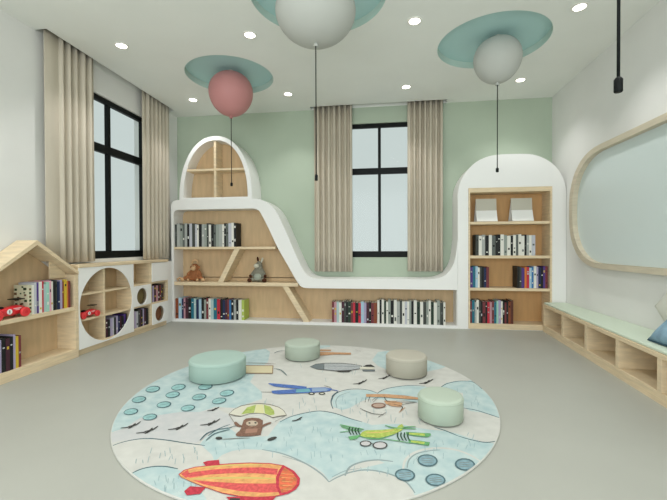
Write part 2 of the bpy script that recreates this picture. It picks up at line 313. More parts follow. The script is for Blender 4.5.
RUG=[
('F','blue',[(-1.026,-0.78),(-1.159,-0.58),(-1.302,-0.244),(-1.347,0.138),(-1.243,0.519),(-1.018,0.94),(-0.749,1.126),(-0.598,0.922),(-0.519,0.611),(-0.534,0.339),(-0.501,0.114),(-0.346,-0.065),(-0.306,-0.183),(-0.363,-0.256),(-0.432,-0.343),(-0.566,-0.345),(-0.627,-0.427),(-0.751,-0.443),(-0.851,-0.498),(-0.948,-0.552),(-0.952,-0.679)]),
('F','lilac',[(-1.01,-0.799),(-0.952,-0.679),(-0.948,-0.552),(-0.851,-0.498),(-0.751,-0.443),(-0.627,-0.427),(-0.559,-0.359),(-0.44,-0.431),(-0.351,-0.551),(-0.39,-0.628),(-0.426,-0.7),(-0.466,-0.779),(-0.561,-0.771),(-0.646,-0.772),(-0.787,-0.78),(-0.89,-0.815),(-0.941,-0.882)]),
('F','blue',[(-0.644,-1.12),(-0.627,-1.077),(-0.604,-1.039),(-0.573,-1.011),(-0.514,-0.999),(-0.451,-1.003),(-0.389,-1.034),(-0.335,-1.079),(-0.272,-1.126),(-0.207,-1.182),(-0.133,-1.297),(-0.36,-1.328)]),
('F','blue',[(-0.44,-0.786),(-0.443,-0.714),(-0.418,-0.643),(-0.371,-0.59),(-0.263,-0.679),(-0.172,-0.678),(-0.111,-0.659),(-0.103,-0.555),(-0.095,-0.479),(-0.049,-0.42),(0.03,-0.355),(0.105,-0.316),(0.196,-0.333),(0.282,-0.377),(0.376,-0.417),(0.449,-0.458),(0.523,-0.435),(0.61,-0.424),(0.71,-0.459),(0.786,-0.473),(0.862,-0.474),(0.922,-0.5),(0.978,-0.536),(1.031,-0.571),(1.119,-0.58),(1.086,-0.697),(1.014,-0.792),(0.891,-0.943),(0.748,-1.054),(0.582,-1.158),(-0.076,-1.246),(-0.244,-0.991),(-0.329,-0.876)]),
('F','blue',[(0.862,0.168),(0.93,0.197),(0.979,0.284),(1.061,0.337),(1.152,0.349),(1.213,0.423),(1.279,0.093),(1.268,-0.26),(1.209,-0.268),(1.131,-0.21),(1.051,-0.192),(1.02,-0.137),(1.067,0.101)]),
('F','blue',[(0.191,-0.246),(0.169,-0.138),(0.182,-0.032),(0.238,0.039),(0.322,0.069),(0.416,0.062),(0.474,0.015),(0.515,0.085),(0.595,0.153),(0.691,0.19),(0.779,0.197),(0.869,0.169),(0.901,0.044),(0.819,-0.085),(0.752,-0.11),(0.623,-0.078),(0.523,-0.091),(0.421,-0.071),(0.358,-0.146),(0.301,-0.247),(0.253,-0.282)]),
('F','blue',[(0.453,1.055),(0.619,1.147),(0.933,0.918),(1.081,0.731),(0.98,0.61),(0.847,0.517),(0.546,0.529),(0.461,0.624),(0.404,0.789)]),
('F','blue',[(-0.437,1.245),(-0.064,1.334),(-0.04,1.176),(-0.222,1.041),(-0.36,1.06)]),
('F','white',[(-0.292,-0.932),(-0.28,-0.87),(-0.245,-0.828),(-0.182,-0.801),(-0.097,-0.799),(0.004,-0.823),(0.115,-0.861),(0.198,-0.908),(0.249,-0.956),(0.278,-1.0),(0.297,-0.972),(0.343,-0.936),(0.401,-0.913),(0.465,-0.905),(0.529,-0.915),(0.582,-0.942),(0.619,-0.979),(0.642,-1.024),(0.65,-1.079),(0.643,-1.167),(-0.126,-1.27),(-0.223,-1.133),(-0.281,-1.035)]),
('F','white',[(0.345,-0.958),(0.361,-0.887),(0.414,-0.838),(0.49,-0.811),(0.524,-0.832),(0.463,-0.865),(0.409,-0.896),(0.365,-0.933)]),
('L','grey',0.012,[(0.345,-0.958),(0.361,-0.887),(0.414,-0.838),(0.49,-0.811),(0.562,-0.815)]),
('L','white',0.016,[(0.607,-0.878),(0.619,-0.803),(0.657,-0.736),(0.721,-0.686),(0.803,-0.661),(0.881,-0.669),(0.941,-0.707),(0.977,-0.755)]),
('L','grey',0.008,[(0.626,-0.859),(0.639,-0.792),(0.677,-0.734),(0.739,-0.698),(0.801,-0.68)]),
('L','white',0.018,[(-0.284,-0.948),(-0.272,-0.887),(-0.238,-0.846),(-0.175,-0.819)]),
('L','grey',0.01,[(0.28,-1.011),(0.24,-0.961),(0.173,-0.904),(0.094,-0.855),(0.002,-0.814),(-0.099,-0.795)]),
('L','grey',0.01,[(0.28,-1.011),(0.311,-0.974),(0.365,-0.929),(0.432,-0.901),(0.501,-0.904),(0.569,-0.929),(0.62,-0.972),(0.649,-1.036)]),
('L','grey',0.005,[(0.262,-0.981),(0.201,-0.924),(0.118,-0.874),(0.019,-0.839)]),
('L','grey',0.005,[(0.288,-0.974),(0.341,-0.921),(0.408,-0.892)]),
('L','ink',0.009,[(-0.894,-0.876),(-0.849,-0.815),(-0.763,-0.772),(-0.646,-0.772),(-0.523,-0.787),(-0.406,-0.797)]),
('L','ink',0.009,[(-0.437,-0.702),(-0.417,-0.62),(-0.372,-0.56)]),
('L','ink',0.009,[(-0.627,-1.077),(-0.607,-1.036),(-0.564,-1.008),(-0.505,-0.998),(-0.433,-1.008)]),
('L','ink',0.009,[(-0.091,-0.491),(-0.049,-0.42),(0.03,-0.355),(0.118,-0.315),(0.216,-0.337),(0.314,-0.393),(0.389,-0.428)]),
('L','ink',0.009,[(0.195,-0.275),(0.167,-0.171),(0.17,-0.052),(0.217,0.031),(0.299,0.076),(0.401,0.07),(0.474,0.015)]),
('L','ink',0.009,[(0.467,0.014),(0.515,0.094),(0.595,0.153),(0.706,0.198),(0.815,0.202)]),
('L','ink',0.009,[(0.92,0.176),(0.976,0.263),(1.059,0.326),(1.137,0.347),(1.191,0.322),(1.218,0.195)]),
('L','ink',0.009,[(0.801,-0.435),(0.862,-0.474),(0.918,-0.523)]),
('L','ink',0.009,[(0.918,-0.523),(0.984,-0.557),(1.051,-0.573),(1.113,-0.55)]),
('L','ink',0.009,[(1.017,-0.153),(1.086,-0.173),(1.152,-0.221),(1.209,-0.268)]),
('L','grey',0.006,[(0.218,-0.257),(0.197,-0.15),(0.213,-0.055),(0.276,0.016)]),
('L','grey',0.006,[(0.308,-0.614),(0.42,-0.672)]),
('L','blue2',0.006,[(0.005,-0.7),(0.017,-0.753)]),
('L','blue2',0.006,[(0.118,-0.525),(0.122,-0.598)]),
('L','blue2',0.006,[(-0.013,-0.602),(0.012,-0.652)]),
('L','blue2',0.006,[(0.223,-0.65),(0.232,-0.686)]),
('L','blue2',0.006,[(0.17,-0.774),(0.18,-0.826)]),
('L','blue2',0.006,[(0.137,-0.522),(0.153,-0.583)]),
('L','blue2',0.006,[(-0.014,-0.53),(0.008,-0.585)]),
('L','blue2',0.006,[(0.2,-0.773),(0.214,-0.831)]),
('L','blue2',0.006,[(0.081,-0.766),(0.094,-0.827)]),
('L','blue2',0.006,[(0.221,-0.523),(0.219,-0.568)]),
('L','blue2',0.006,[(0.27,-0.631),(0.278,-0.674)]),
('L','blue2',0.006,[(0.094,-0.638),(0.103,-0.693)]),
('L','blue2',0.006,[(0.154,-0.786),(0.169,-0.844)]),
('L','blue2',0.006,[(0.252,-0.797),(0.261,-0.828)]),
('L','blue2',0.006,[(0.253,-0.789),(0.267,-0.834)]),
('L','blue2',0.006,[(0.162,-0.57),(0.18,-0.627)]),
('L','blue2',0.006,[(-0.018,-0.542),(0.01,-0.619)]),
('L','blue2',0.006,[(-0.028,-0.781),(-0.02,-0.813)]),
('L','blue2',0.006,[(0.043,-0.762),(0.058,-0.79)]),
('L','blue2',0.006,[(0.113,-0.518),(0.127,-0.568)]),
('L','blue2',0.006,[(0.261,-0.793),(0.269,-0.853)]),
('L','blue2',0.006,[(-0.007,-0.546),(0.005,-0.581)]),
('L','blue2',0.006,[(-0.021,-0.66),(-0.009,-0.697)]),
('L','blue2',0.006,[(-0.039,-0.801),(-0.024,-0.861)]),
('L','blue2',0.006,[(0.241,-0.616),(0.248,-0.669)]),
('L','blue2',0.006,[(0.158,-0.695),(0.169,-0.748)]),
('L','blue2',0.006,[(0.814,-0.707),(0.804,-0.761)]),
('L','blue2',0.006,[(0.429,-0.731),(0.441,-0.777)]),
('L','blue2',0.006,[(0.602,-0.669),(0.599,-0.721)]),
('L','blue2',0.006,[(0.313,-0.788),(0.319,-0.816)]),
('L','blue2',0.006,[(0.643,-0.725),(0.644,-0.764)]),
('L','blue2',0.006,[(0.684,-0.754),(0.672,-0.783)]),
('L','blue2',0.006,[(0.665,-0.784),(0.657,-0.825)]),
('L','blue2',0.006,[(0.625,-0.708),(0.62,-0.748)]),
('L','blue2',0.006,[(0.502,-0.76),(0.499,-0.8)]),
('L','blue2',0.006,[(0.728,-0.655),(0.724,-0.712)]),
('L','blue2',0.006,[(0.469,-0.716),(0.476,-0.752)]),
('L','blue2',0.006,[(0.402,-0.753),(0.408,-0.783)]),
('L','blue2',0.006,[(0.476,-0.73),(0.483,-0.772)]),
('L','blue2',0.006,[(0.773,-0.668),(0.763,-0.722)]),
('L','blue2',0.006,[(-0.118,-0.74),(-0.112,-0.773)]),
('L','blue2',0.006,[(-0.224,-0.732),(-0.194,-0.792)]),
('L','blue2',0.006,[(-0.318,-0.752),(-0.288,-0.804)]),
('L','blue2',0.006,[(-0.143,-0.734),(-0.136,-0.775)]),
('L','blue2',0.006,[(-0.148,-0.729),(-0.136,-0.774)]),
('L','blue2',0.006,[(-0.248,-0.753),(-0.225,-0.786)]),
('L','blue2',0.006,[(-0.344,-0.809),(-0.308,-0.869)]),
('L','blue2',0.006,[(-0.227,-0.794),(-0.205,-0.827)]),
('L','blue2',0.006,[(1.09,-0.043),(1.077,-0.124)]),
('L','blue2',0.006,[(1.018,0.128),(1.0,0.066)]),
('L','blue2',0.006,[(1.096,0.16),(1.093,0.101)]),
('L','blue2',0.006,[(1.138,0.013),(1.124,-0.095)]),
('L','blue2',0.006,[(1.147,0.056),(1.111,-0.049)]),
('L','blue2',0.006,[(0.992,0.141),(0.98,0.047)]),
('L','blue2',0.006,[(1.007,-0.088),(0.997,-0.157)]),
('L','blue2',0.006,[(0.975,-0.066),(0.958,-0.164)]),
('L','blue2',0.006,[(1.044,0.189),(1.023,0.07)]),
('L','blue2',0.006,[(0.961,-0.044),(0.955,-0.143)]),
('L','blue2',0.006,[(1.181,0.287),(1.156,0.157)]),
('L','blue2',0.006,[(0.963,0.149),(0.942,0.052)]),
('L','blue2',0.006,[(1.041,0.081),(1.038,0.028)]),
('L','blue2',0.006,[(0.974,0.209),(0.953,0.143)]),
('L','blue2',0.006,[(1.142,-0.042),(1.112,-0.124)]),
('L','blue2',0.006,[(1.026,0.14),(1.004,0.036)]),
('L','blue2',0.006,[(0.369,-0.071),(0.365,-0.144)]),
('L','blue2',0.006,[(0.253,-0.119),(0.266,-0.191)]),
('L','blue2',0.006,[(0.234,-0.057),(0.241,-0.148)]),
('L','blue2',0.006,[(0.419,-0.068),(0.431,-0.157)]),
('L','blue2',0.006,[(0.329,-0.078),(0.336,-0.173)]),
('L','blue2',0.006,[(0.33,-0.132),(0.334,-0.195)]),
('L','blue2',0.006,[(0.359,-0.128),(0.353,-0.204)]),
('L','blue2',0.006,[(0.334,-0.162),(0.35,-0.229)]),
('L','blue2',0.006,[(0.992,-0.587),(0.976,-0.637)]),
('L','blue2',0.006,[(0.79,-0.617),(0.785,-0.682)]),
('L','blue2',0.006,[(0.968,-0.573),(0.961,-0.626)]),
('L','blue2',0.006,[(0.789,-0.585),(0.774,-0.623)]),
('L','blue2',0.006,[(0.984,-0.477),(0.967,-0.516)]),
('L','blue2',0.006,[(1.008,-0.494),(0.982,-0.566)]),
('L','blue2',0.006,[(0.789,-0.621),(0.784,-0.684)]),
('L','blue2',0.006,[(1.013,-0.554),(1.012,-0.586)]),
('L','blue2',0.006,[(0.966,-0.55),(0.963,-0.586)]),
('L','blue2',0.006,[(0.949,-0.613),(0.931,-0.657)]),
('L','blue2',0.006,[(0.904,-0.604),(0.892,-0.642)]),
('L','blue2',0.006,[(0.827,-0.584),(0.825,-0.63)]),
('L','blue2',0.006,[(-0.436,-1.083),(-0.419,-1.114)]),
('L','blue2',0.006,[(-0.489,-1.106),(-0.461,-1.135)]),
('L','blue2',0.006,[(-0.371,-1.035),(-0.345,-1.077)]),
('L','blue2',0.006,[(-0.357,-1.091),(-0.337,-1.127)]),
('L','blue2',0.006,[(-0.338,-1.029),(-0.323,-1.072)]),
('L','blue2',0.006,[(-0.304,-1.084),(-0.285,-1.122)]),
('L','blue2',0.006,[(-0.488,-1.069),(-0.47,-1.105)]),
('L','blue2',0.006,[(-0.463,-1.06),(-0.431,-1.105)]),
('L','blue2',0.006,[(-0.424,-1.129),(-0.4,-1.169)]),
('L','blue2',0.006,[(-0.399,-1.057),(-0.391,-1.079)]),
('L','blue2',0.006,[(-0.412,-1.077),(-0.4,-1.108)]),
('L','blue2',0.006,[(-0.412,-1.138),(-0.392,-1.181)]),
('L','blue2',0.006,[(-0.393,-1.109),(-0.37,-1.149)]),
('L','blue2',0.006,[(-0.322,-1.093),(-0.301,-1.131)]),
('L','blue2',0.006,[(0.537,-0.867),(0.541,-0.919)]),
('L','blue2',0.006,[(0.446,-0.87),(0.444,-0.917)]),
('L','blue2',0.006,[(0.495,-0.899),(0.502,-0.928)]),
('L','blue2',0.006,[(0.382,-0.88),(0.38,-0.926)]),
('L','blue2',0.006,[(0.537,-0.89),(0.533,-0.94)]),
('L','blue2',0.006,[(0.411,-0.884),(0.417,-0.91)]),
('L','blue2',0.006,[(-0.679,-0.96),(-0.658,-0.995)]),
('L','blue2',0.006,[(-0.527,-0.916),(-0.515,-0.952)]),
('L','blue2',0.006,[(-0.593,-0.895),(-0.571,-0.94)]),
('L','blue2',0.006,[(-0.419,-0.857),(-0.403,-0.887)]),
('L','blue2',0.006,[(-0.633,-0.928),(-0.605,-0.981)]),
('L','blue2',0.006,[(-0.46,-0.815),(-0.429,-0.854)]),
('L','blue2',0.006,[(-0.454,-0.918),(-0.432,-0.964)]),
('L','blue2',0.006,[(-0.49,-0.931),(-0.467,-0.978)]),
('L','blue2',0.006,[(-0.396,-0.898),(-0.38,-0.926)]),
('L','blue2',0.006,[(-0.585,-0.873),(-0.551,-0.921)]),
('L','blue2',0.006,[(-0.575,-0.844),(-0.543,-0.892)]),
('L','blue2',0.006,[(-0.644,-0.963),(-0.623,-0.99)]),
('L','blue2',0.006,[(-0.448,-0.821),(-0.423,-0.873)]),
('L','blue2',0.006,[(-0.531,-0.898),(-0.504,-0.937)]),
('L','blue2',0.006,[(-0.667,-0.856),(-0.642,-0.907)]),
('L','blue2',0.006,[(-0.477,-0.889),(-0.452,-0.925)]),
('L','blue2',0.006,[(0.363,-0.29),(0.375,-0.333)]),
('L','blue2',0.006,[(0.526,-0.235),(0.533,-0.297)]),
('L','blue2',0.006,[(0.409,-0.289),(0.414,-0.372)]),
('L','blue2',0.006,[(0.427,-0.389),(0.42,-0.442)]),
('L','blue2',0.006,[(0.241,-0.238),(0.258,-0.322)]),
('L','blue2',0.006,[(0.303,-0.249),(0.309,-0.335)]),
('L','blue2',0.006,[(0.731,-0.327),(0.729,-0.375)]),
('L','blue2',0.006,[(0.452,-0.231),(0.455,-0.307)]),
('L','blue2',0.006,[(0.316,-0.263),(0.327,-0.307)]),
('L','blue2',0.006,[(0.72,-0.361),(0.725,-0.417)]),
('L','blue2',0.006,[(0.558,-0.312),(0.56,-0.403)]),
('L','blue2',0.006,[(0.651,-0.231),(0.657,-0.301)]),
('L','blue2',0.006,[(0.59,-0.341),(0.576,-0.421)]),
('L','blue2',0.006,[(0.632,-0.281),(0.63,-0.347)]),
('L','blue2',0.006,[(-0.209,-0.242),(-0.198,-0.318)]),
('L','blue2',0.006,[(-0.041,-0.201),(-0.016,-0.304)]),
('L','blue2',0.006,[(0.04,-0.119),(0.064,-0.206)]),
('L','blue2',0.006,[(-0.275,-0.213),(-0.265,-0.265)]),
('L','blue2',0.006,[(-0.057,-0.309),(-0.039,-0.399)]),
('L','blue2',0.006,[(-0.038,-0.129),(-0.009,-0.214)]),
('L','blue2',0.006,[(0.078,-0.246),(0.095,-0.309)]),
('L','blue2',0.006,[(0.042,-0.296),(0.064,-0.361)]),
('L','blue2',0.006,[(0.003,-0.205),(0.004,-0.254)]),
('L','blue2',0.006,[(-0.276,-0.176),(-0.26,-0.255)]),
('L','blue2',0.006,[(0.628,0.52),(0.621,0.384)]),
('L','blue2',0.006,[(0.168,0.499),(0.189,0.386)]),
('L','blue2',0.006,[(0.056,0.274),(0.078,0.179)]),
('L','blue2',0.006,[(0.249,0.476),(0.26,0.381)]),
('L','blue2',0.006,[(-0.216,0.587),(-0.185,0.493)]),
('L','blue2',0.006,[(0.342,0.666),(0.337,0.565)]),
('L','blue2',0.006,[(0.272,0.673),(0.263,0.576)]),
('L','blue2',0.006,[(0.011,0.465),(0.009,0.387)]),
('L','blue2',0.006,[(0.334,0.549),(0.346,0.469)]),
('L','blue2',0.006,[(0.281,0.549),(0.279,0.376)]),
('L','blue2',0.006,[(0.039,0.686),(0.053,0.584)]),
('L','blue2',0.006,[(0.54,0.609),(0.527,0.523)]),
('L','blue2',0.006,[(0.666,0.664),(0.67,0.536)]),
('L','blue2',0.006,[(0.911,0.681),(0.89,0.571)]),
('F','ink',[(-1.109,-0.094),(-1.097,-0.118),(-1.093,-0.141),(-1.097,-0.162),(-1.109,-0.176),(-1.127,-0.182),(-1.148,-0.18),(-1.169,-0.168),(-1.188,-0.15),(-1.2,-0.127),(-1.206,-0.102),(-1.202,-0.081),(-1.19,-0.066),(-1.172,-0.059),(-1.15,-0.062),(-1.128,-0.075)]),
('F','teal',[(-1.117,-0.098),(-1.108,-0.117),(-1.105,-0.136),(-1.11,-0.153),(-1.12,-0.165),(-1.136,-0.171),(-1.153,-0.169),(-1.171,-0.161),(-1.186,-0.147),(-1.196,-0.128),(-1.199,-0.109),(-1.195,-0.091),(-1.184,-0.079),(-1.168,-0.072),(-1.15,-0.074),(-1.132,-0.083)]),
('L','ink',0.006,[(-1.171,-0.136),(-1.129,-0.104)]),
('F','ink',[(-0.943,-0.033),(-0.932,-0.057),(-0.929,-0.082),(-0.934,-0.103),(-0.947,-0.118),(-0.965,-0.124),(-0.986,-0.121),(-1.007,-0.109),(-1.025,-0.09),(-1.036,-0.066),(-1.04,-0.041),(-1.035,-0.019),(-1.022,-0.003),(-1.004,0.004),(-0.982,0.0),(-0.96,-0.013)]),
('F','teal',[(-0.951,-0.037),(-0.942,-0.056),(-0.941,-0.076),(-0.947,-0.094),(-0.958,-0.106),(-0.974,-0.112),(-0.991,-0.111),(-1.009,-0.102),(-1.023,-0.087),(-1.031,-0.068),(-1.033,-0.048),(-1.028,-0.03),(-1.017,-0.016),(-1.001,-0.01),(-0.982,-0.012),(-0.965,-0.021)]),
('L','ink',0.006,[(-1.007,-0.077),(-0.963,-0.043)]),
('F','ink',[(-1.093,-0.279),(-1.082,-0.3),(-1.078,-0.32),(-1.082,-0.338),(-1.093,-0.351),(-1.11,-0.356),(-1.129,-0.354),(-1.149,-0.344),(-1.166,-0.328),(-1.178,-0.308),(-1.183,-0.287),(-1.179,-0.269),(-1.168,-0.255),(-1.151,-0.249),(-1.131,-0.252),(-1.11,-0.262)]),
('F','teal',[(-1.1,-0.283),(-1.092,-0.299),(-1.089,-0.316),(-1.094,-0.33),(-1.104,-0.341),(-1.118,-0.346),(-1.134,-0.345),(-1.151,-0.338),(-1.164,-0.326),(-1.174,-0.31),(-1.176,-0.293),(-1.173,-0.278),(-1.163,-0.266),(-1.148,-0.261),(-1.131,-0.262),(-1.114,-0.27)]),
('L','ink',0.006,[(-1.15,-0.317),(-1.111,-0.288)]),
('F','ink',[(-0.909,-0.171),(-0.899,-0.193),(-0.896,-0.215),(-0.902,-0.235),(-0.914,-0.248),(-0.931,-0.254),(-0.951,-0.251),(-0.97,-0.241),(-0.987,-0.223),(-0.998,-0.202),(-1.001,-0.179),(-0.996,-0.159),(-0.984,-0.145),(-0.966,-0.139),(-0.945,-0.141),(-0.925,-0.153)]),
('F','teal',[(-0.916,-0.175),(-0.909,-0.192),(-0.907,-0.21),(-0.913,-0.226),(-0.924,-0.238),(-0.939,-0.243),(-0.956,-0.242),(-0.972,-0.234),(-0.985,-0.221),(-0.993,-0.204),(-0.995,-0.185),(-0.99,-0.169),(-0.979,-0.157),(-0.963,-0.151),(-0.946,-0.152),(-0.929,-0.161)]),
('L','ink',0.006,[(-0.97,-0.211),(-0.928,-0.181)]),
('F','ink',[(-0.875,-0.336),(-0.866,-0.355),(-0.864,-0.375),(-0.869,-0.392),(-0.881,-0.404),(-0.897,-0.409),(-0.916,-0.407),(-0.934,-0.398),(-0.949,-0.383),(-0.959,-0.364),(-0.961,-0.344),(-0.957,-0.326),(-0.945,-0.313),(-0.928,-0.308),(-0.909,-0.31),(-0.89,-0.32)]),
('F','teal',[(-0.882,-0.339),(-0.875,-0.355),(-0.874,-0.37),(-0.88,-0.384),(-0.89,-0.395),(-0.904,-0.4),(-0.92,-0.399),(-0.935,-0.392),(-0.947,-0.38),(-0.954,-0.365),(-0.956,-0.349),(-0.951,-0.335),(-0.94,-0.324),(-0.926,-0.319),(-0.91,-0.32),(-0.894,-0.327)]),
('L','ink',0.006,[(-0.933,-0.372),(-0.893,-0.345)]),
('F','ink',[(-1.023,-0.462),(-1.013,-0.479),(-1.01,-0.497),(-1.014,-0.512),(-1.025,-0.523),(-1.04,-0.528),(-1.058,-0.527),(-1.076,-0.518),(-1.092,-0.505),(-1.102,-0.487),(-1.106,-0.469),(-1.102,-0.453),(-1.092,-0.442),(-1.076,-0.436),(-1.057,-0.438),(-1.038,-0.447)]),
('F','teal',[(-1.03,-0.465),(-1.022,-0.479),(-1.02,-0.493),(-1.025,-0.506),(-1.034,-0.515),(-1.048,-0.52),(-1.063,-0.519),(-1.078,-0.513),(-1.09,-0.502),(-1.098,-0.489),(-1.1,-0.474),(-1.096,-0.461),(-1.087,-0.451),(-1.073,-0.446),(-1.057,-0.447),(-1.042,-0.454)]),
('L','ink',0.006,[(-1.077,-0.494),(-1.04,-0.47)]),
('F','ink',[(-0.691,-0.365),(-0.684,-0.383),(-0.683,-0.402),(-0.689,-0.419),(-0.702,-0.43),(-0.718,-0.435),(-0.736,-0.433),(-0.752,-0.424),(-0.766,-0.41),(-0.774,-0.392),(-0.775,-0.372),(-0.769,-0.355),(-0.757,-0.343),(-0.74,-0.338),(-0.722,-0.34),(-0.705,-0.349)]),
('F','teal',[(-0.698,-0.368),(-0.693,-0.383),(-0.693,-0.398),(-0.699,-0.411),(-0.71,-0.421),(-0.724,-0.426),(-0.739,-0.425),(-0.753,-0.419),(-0.764,-0.408),(-0.77,-0.393),(-0.77,-0.378),(-0.764,-0.364),(-0.753,-0.353),(-0.739,-0.348),(-0.723,-0.349),(-0.709,-0.356)]),
('L','ink',0.006,[(-0.75,-0.399),(-0.709,-0.373)]),
('F','ink',[(-0.858,-0.516),(-0.849,-0.533),(-0.848,-0.549),(-0.853,-0.564),(-0.864,-0.574),(-0.879,-0.579),(-0.896,-0.578),(-0.913,-0.57),(-0.927,-0.557),(-0.935,-0.541),(-0.938,-0.524),(-0.933,-0.508),(-0.922,-0.497),(-0.907,-0.492),(-0.889,-0.494),(-0.872,-0.503)]),
('F','teal',[(-0.864,-0.519),(-0.858,-0.532),(-0.857,-0.546),(-0.862,-0.558),(-0.872,-0.567),(-0.885,-0.571),(-0.9,-0.57),(-0.914,-0.565),(-0.925,-0.555),(-0.932,-0.542),(-0.933,-0.528),(-0.928,-0.516),(-0.918,-0.506),(-0.905,-0.502),(-0.89,-0.502),(-0.876,-0.509)]),
('L','ink',0.006,[(-0.912,-0.547),(-0.875,-0.523)]),
('F','ink',[(-0.704,-0.185),(-0.695,-0.207),(-0.695,-0.229),(-0.701,-0.247),(-0.714,-0.261),(-0.732,-0.266),(-0.751,-0.264),(-0.769,-0.253),(-0.784,-0.237),(-0.793,-0.215),(-0.794,-0.193),(-0.788,-0.174),(-0.775,-0.16),(-0.757,-0.153),(-0.737,-0.156),(-0.718,-0.168)]),
('F','teal',[(-0.711,-0.189),(-0.705,-0.206),(-0.705,-0.224),(-0.712,-0.239),(-0.723,-0.25),(-0.738,-0.256),(-0.755,-0.255),(-0.77,-0.247),(-0.782,-0.234),(-0.788,-0.217),(-0.788,-0.199),(-0.782,-0.183),(-0.771,-0.171),(-0.755,-0.166),(-0.738,-0.167),(-0.723,-0.175)]),
('L','ink',0.006,[(-0.766,-0.224),(-0.723,-0.195)]),
('F','ink',[(-0.539,-0.23),(-0.532,-0.251),(-0.533,-0.272),(-0.54,-0.29),(-0.554,-0.303),(-0.571,-0.308),(-0.589,-0.306),(-0.606,-0.296),(-0.619,-0.28),(-0.626,-0.259),(-0.626,-0.238),(-0.619,-0.219),(-0.606,-0.206),(-0.588,-0.2),(-0.569,-0.203),(-0.551,-0.213)]),
('F','teal',[(-0.546,-0.234),(-0.541,-0.25),(-0.543,-0.267),(-0.55,-0.282),(-0.562,-0.293),(-0.577,-0.298),(-0.592,-0.297),(-0.606,-0.29),(-0.617,-0.277),(-0.622,-0.261),(-0.621,-0.244),(-0.614,-0.229),(-0.602,-0.217),(-0.587,-0.212),(-0.571,-0.213),(-0.557,-0.221)]),
('L','ink',0.006,[(-0.601,-0.268),(-0.558,-0.239)]),
('F','ink',[(-0.54,-0.094),(-0.533,-0.117),(-0.534,-0.14),(-0.542,-0.16),(-0.556,-0.174),(-0.574,-0.18),(-0.593,-0.177),(-0.611,-0.166),(-0.625,-0.148),(-0.633,-0.126),(-0.633,-0.102),(-0.625,-0.081),(-0.611,-0.066),(-0.592,-0.06),(-0.572,-0.063),(-0.554,-0.075)]),
('F','teal',[(-0.548,-0.098),(-0.543,-0.116),(-0.545,-0.134),(-0.552,-0.151),(-0.565,-0.163),(-0.58,-0.169),(-0.597,-0.167),(-0.612,-0.159),(-0.623,-0.145),(-0.628,-0.127),(-0.628,-0.109),(-0.62,-0.091),(-0.608,-0.079),(-0.592,-0.073),(-0.575,-0.074),(-0.559,-0.083)]),
('L','ink',0.006,[(-0.606,-0.135),(-0.561,-0.104)]),
('F','ink',[(-0.749,0.002),(-0.739,-0.022),(-0.738,-0.047),(-0.745,-0.069),(-0.759,-0.084),(-0.777,-0.09),(-0.798,-0.087),(-0.818,-0.075),(-0.834,-0.056),(-0.844,-0.031),(-0.846,-0.006),(-0.84,0.017),(-0.826,0.033),(-0.806,0.04),(-0.785,0.036),(-0.764,0.023)]),
('F','teal',[(-0.757,-0.002),(-0.75,-0.021),(-0.75,-0.041),(-0.757,-0.059),(-0.769,-0.072),(-0.785,-0.078),(-0.802,-0.077),(-0.819,-0.068),(-0.832,-0.052),(-0.839,-0.033),(-0.84,-0.013),(-0.833,0.006),(-0.821,0.019),(-0.804,0.026),(-0.786,0.024),(-0.77,0.014)]),
('L','ink',0.006,[(-0.815,-0.042),(-0.77,-0.008)]),
('F','ink',[(0.775,-0.791),(0.767,-0.811),(0.754,-0.827),(0.737,-0.837),(0.718,-0.84),(0.701,-0.836),(0.687,-0.824),(0.68,-0.807),(0.679,-0.786),(0.685,-0.765),(0.698,-0.748),(0.716,-0.737),(0.736,-0.733),(0.754,-0.739),(0.768,-0.752),(0.775,-0.77)]),
('F','teal2',[(0.767,-0.79),(0.761,-0.806),(0.75,-0.819),(0.736,-0.827),(0.72,-0.83),(0.706,-0.826),(0.694,-0.817),(0.687,-0.803),(0.687,-0.786),(0.692,-0.77),(0.703,-0.756),(0.718,-0.748),(0.734,-0.745),(0.749,-0.749),(0.76,-0.759),(0.767,-0.774)]),
('L','ink2',0.006,[(0.699,-0.78),(0.758,-0.764)]),
('L','ink2',0.006,[(0.698,-0.797),(0.756,-0.781)]),
('L','ink2',0.006,[(0.696,-0.814),(0.754,-0.798)]),
('F','ink',[(0.945,-0.801),(0.936,-0.821),(0.922,-0.837),(0.904,-0.847),(0.886,-0.85),(0.87,-0.845),(0.857,-0.834),(0.851,-0.817),(0.852,-0.797),(0.861,-0.776),(0.875,-0.759),(0.893,-0.748),(0.913,-0.745),(0.93,-0.75),(0.942,-0.763),(0.947,-0.781)]),
('F','teal2',[(0.937,-0.801),(0.93,-0.816),(0.918,-0.829),(0.904,-0.837),(0.889,-0.839),(0.875,-0.836),(0.865,-0.826),(0.859,-0.813),(0.86,-0.797),(0.867,-0.781),(0.879,-0.768),(0.894,-0.759),(0.91,-0.757),(0.924,-0.761),(0.934,-0.771),(0.939,-0.785)]),
('L','ink2',0.006,[(0.873,-0.791),(0.931,-0.775)]),
('L','ink2',0.006,[(0.87,-0.808),(0.928,-0.792)]),
('L','ink2',0.006,[(0.867,-0.824),(0.924,-0.809)]),
('F','ink',[(0.659,-0.921),(0.653,-0.938),(0.642,-0.952),(0.626,-0.962),(0.609,-0.964),(0.592,-0.961),(0.578,-0.95),(0.57,-0.935),(0.568,-0.917),(0.573,-0.899),(0.584,-0.884),(0.601,-0.874),(0.619,-0.871),(0.636,-0.875),(0.65,-0.887),(0.658,-0.902)]),
('F','teal2',[(0.651,-0.92),(0.647,-0.934),(0.637,-0.946),(0.624,-0.953),(0.61,-0.955),(0.596,-0.952),(0.584,-0.944),(0.577,-0.932),(0.575,-0.918),(0.58,-0.903),(0.589,-0.891),(0.603,-0.884),(0.618,-0.881),(0.632,-0.885),(0.644,-0.893),(0.65,-0.906)]),
('L','ink2',0.006,[(0.587,-0.912),(0.642,-0.897)]),
